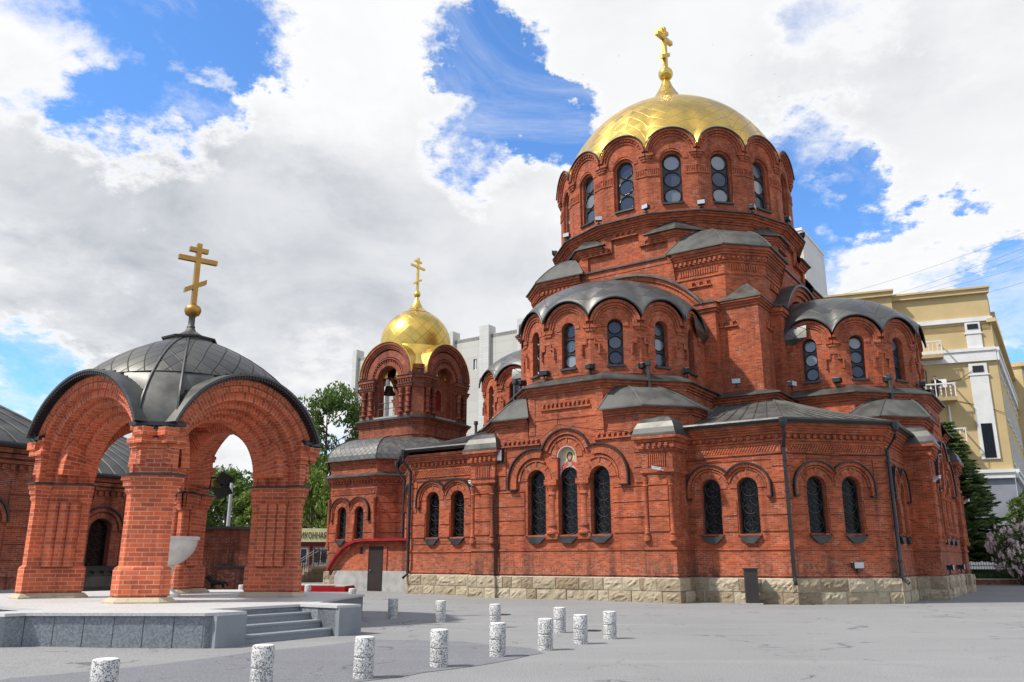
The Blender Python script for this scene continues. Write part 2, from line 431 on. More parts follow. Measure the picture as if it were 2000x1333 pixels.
def offset(path, d, closed):
    L = len(path); out = []
    if abs(d) < 1e-9: return [tuple(p) for p in path]
    for i in range(L):
        p = Vector(path[i])
        e0 = (p-Vector(path[i-1])) if (closed or i > 0) else None
        e1 = (Vector(path[(i+1) % L])-p) if (closed or i < L-1) else None
        ns = [Vector((e.y, -e.x)).normalized() for e in (e0, e1) if e is not None and e.length > 1e-9]
        if len(ns) == 1: q = p+ns[0]*d
        else:
            m = ns[0]+ns[1]
            if m.length < 1e-6: q = p+ns[0]*d
            else:
                m.normalize(); q = p+m*(d/max(.35, m.dot(ns[0])))
        out.append((q.x, q.y))
    return out
def frame(p0, p1):
    """x along the wall seen from outside left to right, y outward, z up; origin p0"""
    d = (Vector(p1)-Vector(p0)).normalized(); o = Vector((d.y, -d.x))
    return Matrix(((d.x, o.x, 0, p0[0]), (d.y, o.y, 0, p0[1]), (0, 0, 1, 0), (0, 0, 0, 1)))
def frame_c(c, ang):
    """frame centred on c whose outward normal points along angle ang (degrees)"""
    o = Vector((math.cos(R(ang)), math.sin(R(ang)))); d = Vector((-o.y, o.x))
    return Matrix(((d.x, o.x, 0, c[0]), (d.y, o.y, 0, c[1]), (0, 0, 1, 0), (0, 0, 0, 1)))
def arch(cx, w, z0, zs, n=12):
    r = w/2
    return [(cx-r, z0), (cx+r, z0)]+[(cx+r*math.cos(PI*i/n), zs+r*math.sin(PI*i/n)) for i in range(n+1)]
def rect(x0, x1, z0, z1): return [(x0, z0), (x1, z0), (x1, z1), (x0, z1)]
def ngon(r, n, cx=0, cy=0, ph=0): return [(cx+r*math.cos(R(ph)+2*PI*i/n), cy+r*math.sin(R(ph)+2*PI*i/n)) for i in range(n)]
def thing(name, label, cat, loc=(0,0,0), rz=0, group=None):
    o = bpy.data.objects.new(name, None); COL.objects.link(o); o.location = loc; o.rotation_euler = (0, 0, rz)
    tag(o, label, cat, group); return o
def tag(o, label, cat, group=None, kind=None):
    if label: o['label'] = label
    if cat: o['category'] = cat
    if group: o['group'] = group
    if kind: o['kind'] = kind
    return o
def dup(o, parent=None, rz=None, loc=None):
    c = o.copy(); COL.objects.link(c)
    if parent is not None: c.parent = parent
    if rz is not None: c.rotation_euler = (0, 0, rz)
    if loc is not None: c.location = loc
    for ch in list(o.children): dup(ch, c)
    return c
# ================================================================== CATHEDRAL (local frame: -y = the side with the icon, +x = the side with the drainpipes)
CH = thing('cathedral', 'large red brick cathedral with gold dome, dark scalloped apse roofs and a gilded bell tower', 'cathedral', (10.1, 48.0, 0), R(-34))
QUAD = (0, PI/2)            # the two transepts that face the square
def circle(cx, cz, r, n=18): return [(cx+r*math.cos(2*PI*i/n), cz+r*math.sin(2*PI*i/n)) for i in range(n)]
def upper_window(F, cx, w, z0, zs, y, parent=CH, glass='glass_sky'):
    """arched window: three round panes in a dark plate"""
    r = w/2; H = zs+r-z0; st = H/3; mb = MB(); mb.M = F
    cs = [z0+H-r-i*st*.985 for i in range(3)]
    q = min(r*.84, st*.47)
    mb.wall(arch(cx, w, z0, zs), [circle(cx, c, q) for c in cs], y, .05)
    for c in cs: mb.tube([(p[0], y+.015, p[1]) for p in circle(cx, c, q*1.03, 16)], .035*max(.7, w), 4, True)
    fr = mb.build('window', M['black_metal'], parent)
    p = MB(); p.M = F
    p.t = .5; p.wall(arch(cx, w*.96, z0+.02, zs), (), y-.045)
    for c in cs:      # each round pane sits a little differently and gets its own random tone
        p.t = random.choice((.05, .25, .5, .75, .95)); tx, tz = random.uniform(-.03, .03), random.uniform(-.03, .03)
        p.face([(a, y-.03+(a-cx)*tx+(b-c)*tz, b) for a, b in circle(cx, c, q*1.02)])
    p.build('pane', M[glass], fr)
    s = MB(); s.M = F; s.slab([(cx-r-.07, z0-.09), (cx+r+.07, z0-.09), (cx+r+.07, z0), (cx-r-.07, z0)], y, .12); s.build('sill', M['trim'], fr)
    return fr
def lattice(mb, F, cx, w, z0, zs, y):
    r = w/2; H = zs+r-z0; n = max(3, round(H/(w*.92))); st = H/n
    for i in range(n):
        c = z0+H-st*.5-i*st; q = min(r*.86, st*.5)
        mb.tube([(p[0], y, p[1]) for p in circle(cx, c, q, 14)], .010, 3, True)
        for k in range(4):
            a = PI/4+k*PI/2; ax, az = cx+q*math.cos(a)*1.25, c+q*math.sin(a)*1.25
            mb.tube([(ax+q*.85*math.cos(a+PI+t), y, az+q*.85*math.sin(a+PI+t)) for t in (-.75, -.4, 0, .4, .75)], .007, 3)
        mb.tube([(p[0], y, p[1]) for p in circle(cx, c, q*.24, 8)], .009, 3, True)
def lower_window(F, cx, w, z0, zs, y=-.30, parent=CH, icon=False):
    r = w/2; mb = MB(); mb.M = F
    e = .05
    mb.wall(arch(cx, w, z0, zs), [arch(cx, w-2*e, z0+e, zs)], y+.02, .06)
    fr = mb.build('window', M['black_metal'], parent)
    p = MB(); p.M = F; p.wall(arch(cx, w*.98, z0+.01, zs), (), y-.05); p.build('pane', M['glass_dark'], fr)
    l = MB(); lattice(l, F, cx, w-.1, z0+.05, zs, y+.05); l.M = F
    l2 = MB(); l2.M = F; lattice(l2, F, cx, w-.1, z0+.05, zs, y+.05); l2.build('lattice', M['lattice'], fr)
    s = MB(); s.M = F
    top = [(cx-r-.05, z0+.02), (cx+r+.05, z0+.02)]; k = .36
    a = [(cx-r-.05, y, z0+.04), (cx+r+.05, y, z0+.04), (cx+r+.05, .13, z0-.10), (cx-r-.05, .13, z0-.10)]
    s.face(a)
    f = [(cx-r-.05, z0-.10), (cx-r*.42, z0-k), (cx+r*.42, z0-k), (cx+r+.05, z0-.10)]
    s.face([(p[0], .13, p[1]) for p in f])
    for i in range(3): s.face([(f[i][0], .13, f[i][1]), (f[i+1][0], .13, f[i+1][1]), (f[i+1][0], 0, f[i+1][1]), (f[i][0], 0, f[i][1])])
    s.face([(cx-r-.05, 0, z0+.02), (cx-r-.05, .13, z0-.1), (cx-r-.05, 0, z0-.1)]); s.face([(cx+r+.05, 0, z0+.02), (cx+r+.05, .13, z0-.1), (cx+r+.05, 0, z0-.1)])
    s.build('sill', M['trim'], fr)
    return fr
def loft(mb, A, B, z0, z1, n=6, f=None, seam=None, sr=.018):
    """roof between an eave polyline A and a top polyline B (x,y lists of equal length)"""
    f = f or (lambda t: t*t*(3-2*t))
    A = [Vector(a) for a in A]; B = [Vector(b) for b in B]; cum = [0]
    for i in range(len(A)-1): cum.append(cum[-1]+(A[i+1]-A[i]).length)
    P = lambda i, t, fr=0: (A[i].lerp(A[i+1], fr) if fr else A[i]).lerp(B[i].lerp(B[i+1], fr) if fr else B[i], t)
    for i in range(len(A)-1):
        for k in range(n):
            t0, t1 = k/n, (k+1)/n
            a, b, c, d = P(i, t0), P(i+1, t0), P(i+1, t1), P(i, t1)
            za, zb = z0+(z1-z0)*f(t0), z0+(z1-z0)*f(t1)
            mb.face([(a.x,a.y,za), (b.x,b.y,za), (c.x,c.y,zb), (d.x,d.y,zb)], [(cum[i], t0*3), (cum[i+1], t0*3), (cum[i+1], t1*3), (cum[i], t1*3)])
        if seam:
            L = (A[i+1]-A[i]).length; m = max(1, round(L/seam))
            for j in range(0, m+1):
                fr = min(.999, max(.001, j/m)); pts = []
                for k in range(n+1):
                    t = k/n; q = P(i, t, fr); pts.append((q.x, q.y, z0+(z1-z0)*f(t)+sr*.6))
                mb.tube(pts, sr*(1.7 if j in (0, m) else 1), 4)
def corbels(mb, x0, x1, z, n, h=.14, d=.10, y=0.):
    """row of little brick consoles standing on a ledge"""
    w = (x1-x0)/n
    mb.box(x0-.05, x1+.05, y, y+d, z-.07, z)
    for i in range(n): mb.box(x0+w*(i+.18), x0+w*(i+.62), y, y+d, z, z+h); mb.box(x0+w*(i+.18), x0+w*(i+.9), y, y+d, z+h, z+h+.07)
def dentils(mb, x0, x1, z, h=.13, d=.12, step=.30, y=0.):
    n = max(1, round((x1-x0)/step)); w = (x1-x0)/n
    for i in range(n): mb.box(x0+w*(i+.27), x0+w*(i+.73), y, y+d, z, z+h)
def frieze(mb, x0, x1, z0, z1, y=0., slant=.16, step=.115):
    mb.box(x0, x1, y, y+.045, z1, z1+.07); mb.box(x0, x1, y, y+.045, z0-.07, z0)
    mb.box(x0-.07, x0, y, y+.045, z0-.07, z1+.07); mb.box(x1, x1+.07, y, y+.045, z0-.07, z1+.07)
    n = int((x1-x0-slant-.05)/step)
    for i in range(n):
        a = x0+.03+i*step
        mb.slab([(a, z0+.01), (a+step*.62, z0+.01), (a+step*.62+slant, z1-.01), (a+slant, z1-.01)], y, y+.035)
def bands(mb, x0, x1, zs, d=.04, y=0.):
    for a, b in zip(zs[:-1], zs[1:]): mb.box(x0, x1, y, y+d, a+.02, b-.03)
def archivolt(mb, cx, cz, rings, a0=0, a1=180, n=16, y0=-.02):
    for r0, r1, d in rings: mb.arc(cx, cz, r0, r1, y0, d, a0, a1, n)
def double_hood(bm, hm, F, c1, c2, cz, Rr=1.0, w=.84, drop=.38):
    """pair of brick archivolts under one black metal label"""
    bm.M = hm.M = F
    h = (c2-c1)/2; am = math.degrees(math.acos(min(1, h/Rr)))
    for c, a0, a1, sg in ((c1, am, 180, -1), (c2, 0, 180-am, 1)):
        ai = math.degrees(math.acos(min(1, h/(Rr*.86)))) if h < Rr*.86 else 0
        b0, b1 = (ai, 180) if sg < 0 else (0, 180-ai)
        bm.arc(c, cz, w/2, .70*Rr, -.02, .03, 0, 180, 18)
        for k in range(3): # longer key bricks
            a = 90+(-42+42*k); bm.arc(c, cz, .55*Rr, .73*Rr, 0, .05, a-3, a+3, 1)
        bm.arc(c, cz, .73*Rr, .80*Rr, -.02, .075, max(b0-8, 0) if sg < 0 else 0, 180 if sg < 0 else min(180, b1+8), 16)
        bm.arc(c, cz, .83*Rr, .955*Rr, -.02, .13, a0, a1, 16)
        hm.arc(c, cz, .955*Rr, 1.005*Rr, -.01, .20, a0, a1, 18)
        x = c+sg*Rr*.90; lo = min(x-.075*Rr, x+.075*Rr)
        bm.box(lo, lo+.15*Rr, -.02, .13, cz-drop+.04, cz)
        hx = c+sg*Rr*.98
        hm.box(hx-.025*Rr, hx+.025*Rr, -.01, .20, cz-drop, cz)
        hm.box(min(c+sg*Rr*.80, hx), max(c+sg*Rr*.80, hx), -.01, .19, cz-drop-.03, cz-drop+.03)
def plinth(mb, mm, path, z1=.92, out=.16, z0=0., closed=False):
    """two courses of rock-faced sandstone blocks on a mortar bed"""
    rnd = random.Random(len(path)*7+int(path[0][0]*10))
    mm.sweep(path, [(out-.05, z0-.3), (out-.05, z1-.02), (0, z1+.03)], closed)
    L = len(path)
    for j in range(L if closed else L-1):
        a, b = Vector(path[j]), Vector(path[(j+1) % L]); ln = (b-a).length
        F = frame(a, b); mb.M = F; zc = z0+(z1-z0)*.48
        for (za, zb) in ((z0-.02, zc-.012), (zc+.012, z1)):
            x = -out; first = True
            while x < ln+out-.01:
                w = rnd.uniform(.45, 1.25); 
                if ln+out-(x+w) < .4: w = ln+out-x
                mb.t = rnd.random()*.95+.02
                q_ = rnd.uniform(-.015, .015); mb.rock(x+.014, x+w-.014, out-.12, out+rnd.uniform(.0, .06), za, zb, rnd); x += w
    mb.M = None

stone = MB(); mort = MB()
# ------------------------------------------------------------------ lower transept (built facing -y, then turned)
SX = 3.75; PX = 5.05
def build_transept(icon=True):
    out = []
    F = frame_c((0, -13.8), -90)
    wb = MB(); wb.M = F
    wl, wc, wr = -1.55, .05, 1.65
    holes = [arch(wl, .96, 2.68, 5.07), arch(wc, .96, 2.68, 6.02, 14), arch(wr, .96, 2.68, 5.07)]
    wb.wall(rect(-SX, SX, .9, 6.95), holes, 0, .45)
    zb = [2.70, 3.33, 3.95, 4.57, 4.72+.4]
    bands(wb, -SX, wl-.62, zb[:4]+[4.57+.1]); bands(wb, wr+.62, SX, zb[:4]+[4.67])
    bands(wb, -SX, -3.2, [4.72, 5.35, 5.97, 6.6]); bands(wb, 3.3, SX, [4.72, 5.35, 5.97, 6.6])
    wb.box(-SX, SX, 0, .05, 1.02, 1.10); wb.box(-SX, SX, 0, .04, 2.02, 2.10)
    corbels(wb, -3.4, -1.35, 6.72, 8, .13, .10); corbels(wb, 1.5, 3.3, 6.72, 7, .13, .10)
    corbels(wb, -1.25, 1.25, 8.25, 11, .16, .08)
    wb.box(-1.92, -1.6, 0, .03, 7.1, 8.75); wb.box(1.6, 1.92, 0, .03, 7.1, 8.75); wb.box(-1.6, 1.6, 0, .03, 7.75, 7.95)
    # trefoil archivolt over the three lights
    for cx, cz, a0, a1, ro in ((wc, 6.02, 18, 162, 1.25), (wl, 5.07, 74, 180, 1.42), (wr, 5.07, 0, 106, 1.42)):
        wb.arc(cx, cz, .48, .80, -.02, .035, 0, 180, 18)
        for k in (-45, 0, 45): wb.arc(cx, cz, .62, .84, 0, .06, 90+k-3, 90+k+3, 1)
        wb.arc(cx, cz, .84, .94, -.02, .08, a0*.8, 180-(180-a1)*.8, 18)
        wb.arc(cx, cz, 1.0, ro-.05, -.02, .15, a0, a1, 18)
    for sg, c in ((-1, wl), (1, wr)):
        x = c+sg*1.19; wb.box(x-.19, x+.19, -.02, .15, 4.72, 5.07)
    wb.M = None
    # octagonal upper storey of the transept
    tp = [(-4.65, -6.5), (-4.65, -11.07), (-1.92, -13.8), (1.92, -13.8), (4.65, -11.07), (4.65, -6.5)]
    wb.sweep(tp, [(0, 6.95), (0, 8.92), (.06, 8.92), (.06, 9.02), (.13, 9.02), (.13, 9.12), (.21, 9.12), (.21, 9.27)])
    for a, b in ((tp[1], tp[2]), (tp[3], tp[4])):
        wb.M = frame(a, b); corbels(wb, .7, 3.1, 8.3, 9, .14, .08); wb.M = None
    # blocks under the small corner roofs
    for sg in (-1, 1):
        cp = [(1.95, -13.74), (3.75, -13.74), (5.3, -12.2), (5.3, -10.9)]
        if sg < 0: cp = [(-x, y) for x, y in cp][::-1]
        wb.sweep(cp, [(0, 6.5), (0, 7.62), (.07, 7.62), (.07, 7.72), (.15, 7.72), (.15, 7.82), (.24, 7.82), (.24, 7.93)])
    wall = wb.build('transept_wall', M['brick'], CH); out.append(wall)
    hm = MB(); hm.M = F
    hm.arc(wc, 6.02, 1.21, 1.27, -.01, .24, 19, 161, 18)
    for c, a0, a1, sg in ((wl, 74, 180, -1), (wr, 0, 106, 1)):
        hm.arc(c, 5.07, 1.38, 1.44, -.01, .24, a0, a1, 18)
        hm.box(c+sg*1.41-.03, c+sg*1.41+.03, -.01, .24, 4.70, 5.07); hm.box(c+sg*1.2-.22, c+sg*1.2+.24, -.01, .23, 4.66, 4.72)
    hm.build('hood', M['black_metal'], wall)
    for k, c in ((0, wl), (1, wc), (2, wr)): out.append(lower_window(F, c, .94, 2.68, 5.05 if k != 1 else 5.10, -.33))
    for c in ((wl+wc)/2, (wc+wr)/2):
        m = MB(); m.M = F
        m.lathe([(.30, 2.72), (.30, 2.80), (.20, 2.92), (.19, 2.98), (.24, 3.05), (.24, 3.12), (.18, 3.2), (.17, 4.35), (.22, 4.40), (.22, 4.47), (.18, 4.52), (.20, 4.65), (.30, 4.82)], 14, c, -.08)
        m.box(c-.32, c+.32, -.4, .16, 4.82, 5.06); m.box(c-.33, c+.33, -.4, .10, 2.5, 2.73)
        out.append(m.build('column', M['brick'], CH))
    # ledge roof at the foot of the apse drum
    lm = MB(); lm.sweep(tp, [(.20, 9.27), (.36, 9.25), (.36, 9.31), (-.5, 9.76)]); out.append(lm.build('ledge_roof', M['roof'], CH))
    for sg in (-1, 1):
        # corner pier with colonettes and its own little cap
        p = MB(); x0, x1 = SX, PX
        pp = [(x0, -12.0), (x0, -13.95), (x1, -13.95), (x1, -12.0)]
        if sg < 0: pp = [(-x, y) for x, y in pp][::-1]
        p.sweep(pp, [(0, .9), (0, 1.02), (.05, 1.02), (.05, 1.10), (0, 1.10), (0, 2.02), (.05, 2.02), (.05, 2.12), (0, 2.12), (0, 4.98), (.10, 5.08), (.10, 5.2), (.04, 5.2), (.04, 5.95), (.10, 5.95), (.10, 6.05),
                     (.16, 6.05), (.16, 6.32), (.24, 6.32), (.24, 6.45), (.33, 6.45), (.33, 6.6)])
        p.M = F; c = sg*(x0+x1)/2; hw = (x1-x0)/2
        for s2 in (-1, 1):
            q = c+s2*(hw-.10)
            p.lathe([(.15, 2.35), (.15, 2.5), (.10, 2.58), (.13, 2.66), (.09, 2.74), (.09, 4.5), (.13, 4.56), (.09, 4.62), (.11, 4.75), (.16, 4.92)], 10, q, .17)
        bands(p, c-hw+.22, c+hw-.22, [2.72, 3.33, 3.95, 4.57, 5.0], .05, .15)
        n = 9
        for i in range(n): p.box(c-.42+i*.84/n, c-.42+(i+.55)*.84/n, .15, .235, 5.35, 5.85)
        dentils(p, c-hw, c+hw, 6.12, .14, .10, .25, .31)
        p.M = None
        po = p.build('pier', M['brick'], CH); out.append(po)
        r = MB(); pc = [(x0, -12.85), (x0, -13.95), (x1, -13.95), (x1, -12.85)]
        if sg < 0: pc = [(-x, y) for x, y in pc][::-1]
        r.sweep(pc, [(.24, 6.6), (.34, 6.58), (.34, 6.66), (.29, 6.68), (.24, 6.9), (.12, 7.14), (-.08, 7.34), (-.38, 7.45)], True); r.cap(pc, -.38, 7.45)
        r.build('cap_roof', M['roof'], po)
        # bell-shaped corner roof with a vent pipe
        A = [(1.78, -14.1), (3.92, -14.1), (5.72, -12.3), (5.72, -10.7)]; B = [(2.45, -13.32), (2.72, -13.12), (3.5, -12.34), (3.72, -12.1)]
        r = MB()
        if sg < 0: A = [(-x, y) for x, y in A][::-1]; B = [(-x, y) for x, y in B][::-1]
        loft(r, A, B, 7.93, 9.0, 8, lambda t: (1-(1-t)**2.0)*.62+.38*t*t*(3-2*t)); r.face([(*q, 9.0) for q in B])
        r.sweep(A, [(0, 7.88), (0, 7.94), (-.05, 7.94)])
        loft(r, A, B, 7.93, 9.0, 8, lambda t: (1-(1-t)**2.0)*.62+.38*t*t*(3-2*t), 3)
        ro = r.build('corner_roof', M['roof_light'], CH); out.append(ro)
        t = MB(); t.tube([(sg*3.55, -12.55, 8.8), (sg*3.55, -12.55, 9.95)], .085, 8); t.tube([(sg*3.55, -12.55, 9.95), (sg*3.55, -12.55, 10.02)], .15, 8); t.tube([(sg*3.55, -12.55, 10.03), (sg*3.55, -12.55, 10.16)], .13, 8)
        t.build('vent_pipe', M['trim'], ro)
    return out
TR = build_transept()
# the icon over the middle light
ic = MB(); ic.M = frame_c((0, -13.8), -90)
def disc(mb, cx, cz, rx, rz, y, m, n=20, a0=0, a1=360):
    mb.m = m; mb.face([(cx+rx*math.cos(R(a0+(a1-a0)*i/n)), y, cz+rz*math.sin(R(a0+(a1-a0)*i/n))) for i in range(n+(0 if a1-a0 == 360 else 1))])
cx = .05; zc = 6.02
ic.m = 0; bot = [(cx+.47*math.cos(PI*i/10), 5.10+.47*math.sin(PI*i/10)+.03) for i in range(11)]
ic.wall(bot[::-1][0:0]+[(cx-.47, 5.13)]+bot[::-1][1:-1]+[(cx+.47, 5.13)]+[(cx+.47*math.cos(PI*i/14), zc+.47*math.sin(PI*i/14)) for i in range(15)], (), -.20)
disc(ic, cx+.03, zc+.06, .27, .29, -.195, 1); disc(ic, cx+.03, zc+.06, .22, .24, -.192, 6)
ic.m = 2; ic.face([(cx-.40, -.190, 5.42), (cx-.1, -.190, 5.66), (cx+.2, -.190, 5.66), (cx+.46, -.190, 5.36), (cx+.46, -.190, 5.62), (cx+.34, -.190, 5.78), (cx+.12, -.190, 5.86), (cx-.08, -.190, 5.86), (cx-.28, -.190, 5.76), (cx-.38, -.190, 5.6)])
ic.m = 3; ic.face([(cx-.04, -.187, 5.62), (cx+.12, -.187, 5.62), (cx+.12, -.187, 5.87), (cx-.04, -.187, 5.87)])
disc(ic, cx+.03, zc+.05, .155, .20, -.184, 4); disc(ic, cx+.03, zc-.06, .12, .14, -.182, 4); disc(ic, cx+.03, zc+.02, .085, .135, -.180, 5)
ic.m = 4
for s2 in (-1, 1): ic.face([(cx+.03+s2*.02, -.178, zc+.05), (cx+.03+s2*.06, -.178, zc+.05), (cx+.03+s2*.06, -.178, zc+.065), (cx+.03+s2*.02, -.178, zc+.065)])
ic.face([(cx+.005, -.178, zc-.045), (cx+.055, -.178, zc-.045), (cx+.055, -.178, zc-.03), (cx+.005, -.178, zc-.03)])
ico = ic.build('icon', [plain('icon_ground', (.44, .39, .31), .5), plain('icon_halo_rim', (.55, .38, .12), .4), plain('icon_robe', (.52, .06, .05), .5), plain('icon_tunic', (.32, .27, .2), .5),
                  plain('icon_hair', (.10, .05, .025), .5), plain('icon_skin', (.42, .25, .16), .5), plain('icon_halo', (.68, .56, .28), .4)], CH)
fm = MB(); fm.M = frame_c((0, -13.8), -90); fm.arc(.05, 6.02, .455, .485, -.22, .045, 0, 180, 16); fm.build('frame', plain('pale_joint', (.5, .4, .34), .9), ico)

# ------------------------------------------------------------------ apse drum with its scalloped half dome
AC = (0, -9.15); AP = 4.25
def build_apse():
    out = []; wb = MB(); hwid = AP*math.tan(R(15))
    for k in range(-3, 4):
        ang = -90+30*k; F = frame_c((AC[0]+AP*math.cos(R(ang)), AC[1]+AP*math.sin(R(ang))), ang); wb.M = F; wb.u0 = k*2.3
        outl = [(-hwid, 9.3), (hwid, 9.3), (hwid, 12.0)]+[(hwid*math.cos(PI*i/16), 12.0+hwid*math.sin(PI*i/16)) for i in range(1, 16)]+[(-hwid, 12.0)]
        wb.wall(outl, [arch(0, .72, 10.1, 11.92)], 0, .38)
        wb.arc(0, 11.92, .36, .62, -.02, .03, 0, 180, 16)
        wb.arc(0, 12.0, .80, .88, -.02, .06, 0, 180, 16); wb.arc(0, 12.0, .90, 1.0, -.02, .11, 2, 178, 16); wb.arc(0, 12.0, 1.02, 1.16, -.02, .17, 8, 172, 16)
        for s2 in (-1, 1): wb.box(min(s2*.80, s2*1.14), max(s2*.80, s2*1.14), -.02, .10, 11.86, 12.02); wb.box(min(s2*.9, s2*1.14), max(s2*.9, s2*1.14), -.02, .06, 11.72, 11.86)
        wb.box(-hwid, hwid, 0, .05, 9.7, 9.82)
        out.append(upper_window(F, 0, .70, 10.1, 11.92, -.26))
        if k < 3:        # stepped ornament between the windows
            a2 = ang+15; rr = AP/math.cos(R(15)); wb.M = frame_c((AC[0]+rr*math.cos(R(a2))*.985, AC[1]+rr*math.sin(R(a2))*.985), a2)
            for x, z, hw in ((0, 11.35, .2), (-.29, 11.08, .12), (.29, 11.08, .12)): wb.box(x-hw, x+hw, -.1, .085, z, z+.08)
            for x, z, h in ((-.2, 11.08, .3), (.2, 11.08, .3), (-.40, 10.62, .5), (.40, 10.62, .5)): wb.box(x-.035, x+.035, -.1, .085, z, z+h)
    wb.M = None; wb.u0 = 0
    for sg in (-1, 1):
        for i in range(1): wb.face([(sg*AP, -9.15+hwid, 9.3), (sg*AP, -6.8, 9.3), (sg*AP, -6.8, 12.0), (sg*AP, -9.15+hwid, 12.0)])
    wall = wb.build('apse_wall', M['brick'], CH); out.append(wall)
    rf = MB(); a, zc, b = 4.5, 12.35, 2.85; NR = 16; st = 2.5; grid = []
    def pt(phi, t):
        loc = (phi+15) % 30-15
        lat = (AP+.28)*math.tan(R(loc)); re = (AP+.30)/math.cos(R(loc)); ze = 11.95+math.sqrt(max(0.02, 1.28**2-lat*lat))
        al = t*PI/2; rho, z = a*math.cos(al), zc+b*math.sin(al); w = (1-t)**4.5
        rho += (re-a)*w; z += (ze-zc)*w; an = R(phi-90)
        return (AC[0]+rho*math.cos(an), AC[1]+rho*math.sin(an), z)
    n = int(210/st)
    for i in range(n):
        p0, p1 = -105+i*st, -105+(i+1)*st
        for k in range(NR):
            t0, t1 = (k/NR)**1.25, ((k+1)/NR)**1.25
            q = [pt(p0, t0), pt(p1, t0), pt(p1, t1), pt(p0, t1)]; uv = [(p0/16, t0*5), (p1/16, t0*5), (p1/16, t1*5), (p0/16, t1*5)]
            if k == NR-1: q = q[:3]; uv = uv[:3]
            rf.face(q, uv, True)
    m = 20     # straight vault back to the tower
    for i in range(m):
        a0, a1 = PI*i/m, PI*(i+1)/m
        f = lambda A, y: ((a+.05)*math.cos(A), y, zc-.05+(b+.02)*math.sin(A))
        rf.face([f(a0, -9.15), f(a1, -9.15), f(a1, -6.8), f(a0, -6.8)], [(a0*4, 0), (a1*4, 0), (a1*4, 2), (a0*4, 2)], True)
    for sg in (-1, 1): rf.face([(sg*(a+.05), -9.15, zc-.05), (sg*(a+.05), -6.8, zc-.05), (sg*(AP-.02), -6.8, 11.9), (sg*(AP-.02), -8.0, 11.9)])
    ro = rf.build('apse_roof', M['roof_panel'], CH); out.append(ro)
    e = MB(); e.tube([pt(-105+i*1.25, 0) for i in range(169)], .045, 5); e.build('eave', M['trim'], ro)
    # floodlights at the foot of the drum
    for k in range(-3, 3):
        a2 = -90+30*k+15; rr = AP+.38; fl = floodlight(CH); fl.location = (AC[0]+rr*math.cos(R(a2)), AC[1]+rr*math.sin(R(a2)), 9.98); fl.rotation_euler = (0, 0, R(a2-90+random.choice((-40, -20, 25, 50)))); out.append(fl)
    # gable of the transept vault behind the half dome
    gm = MB(); gm.M = frame_c((0, -6.9), -90)
    gm.arc(0, 10.85, 4.55, 4.85, -.05, .38, 36, 144, 26); gm.arc(0, 10.85, 4.85, 5.1, -.05, .5, 36, 144, 26); gm.arc(0, 10.85, 5.1, 5.3, -.05, .6, 36, 144, 26)
    for sg in (-1, 1):
        gm.box(sg*4.5-.42, sg*4.5+.42, 0, .5, 9.3, 13.55); gm.box(sg*4.5-.48, sg*4.5+.48, 0, .58, 13.55, 13.7); gm.box(sg*4.5-.55, sg*4.5+.55, 0, .66, 13.7, 13.95)
    go = gm.build('gable', M['brick'], CH); out.append(go)
    gm = MB(); gm.M = frame_c((0, -6.9), -90); gm.arc(0, 10.85, 5.3, 5.42, -.05, .75, 35.5, 144.5, 26)
    for sg in (-1, 1):
        c = sg*4.5
        for q in ([(c-.62,.72),(c+.62,.72)], [(c+.62,.72),(c+.62,0)], [(c-.62,0),(c-.62,.72)]): gm.face([(q[0][0], q[0][1], 13.96), (q[1][0], q[1][1], 13.96), (c, .0, 14.4)])
    gm.build('gable_roof', M['roof'], go)
    return out
def floodlight(parent):
    m = MB(); m.box(-.17, .17, -.10, .13, -.09, .11); m.box(-.21, .21, -.16, -.10, -.12, .14); m.box(-.03, .03, -.03, .03, -.26, -.09); m.box(-.10, .10, -.06, .06, -.28, -.25)
    f = m.build('floodlight', M['black'], parent); l = MB(); l.box(-.19, .19, -.168, -.160, -.10, .12); l.box(-.15, .15, -.08, .1, .112, .13); l.build('lens', M['grey_plastic'], f)
    return f
M['roof_panel'] = seam_mat('dark_roof_sheets', (.125, .122, .113), (.045, .044, .042), .7, .36, .5, .026, .9, .16, .45)
APS = build_apse()
# the copies that close the other sides
EO = Vector((-.68, 0, 0))
for o in TR: dup(o, CH, PI/2, EO)
for o in APS:
    dup(o, CH, (o.rotation_euler.z if o.name.startswith('floodlight') else 0)+PI/2, EO+(Vector((-o.location.y, o.location.x, o.location.z)) if o.name.startswith('floodlight') else Vector()) if not o.name.startswith('gable') else None)
for o in APS:
    if o.name.startswith('floodlight'): continue
    dup(o, CH, -PI/2)
for o in TR:
    if o.name.split('.')[0] in ('transept_wall', 'ledge_roof', 'corner_roof', 'pier'): dup(o, CH, -PI/2)
for o in APS+TR:
    if o.name.split('.')[0] in ('apse_wall', 'apse_roof', 'gable', 'ledge_roof', 'transept_wall', 'corner_roof'): dup(o, CH, PI)

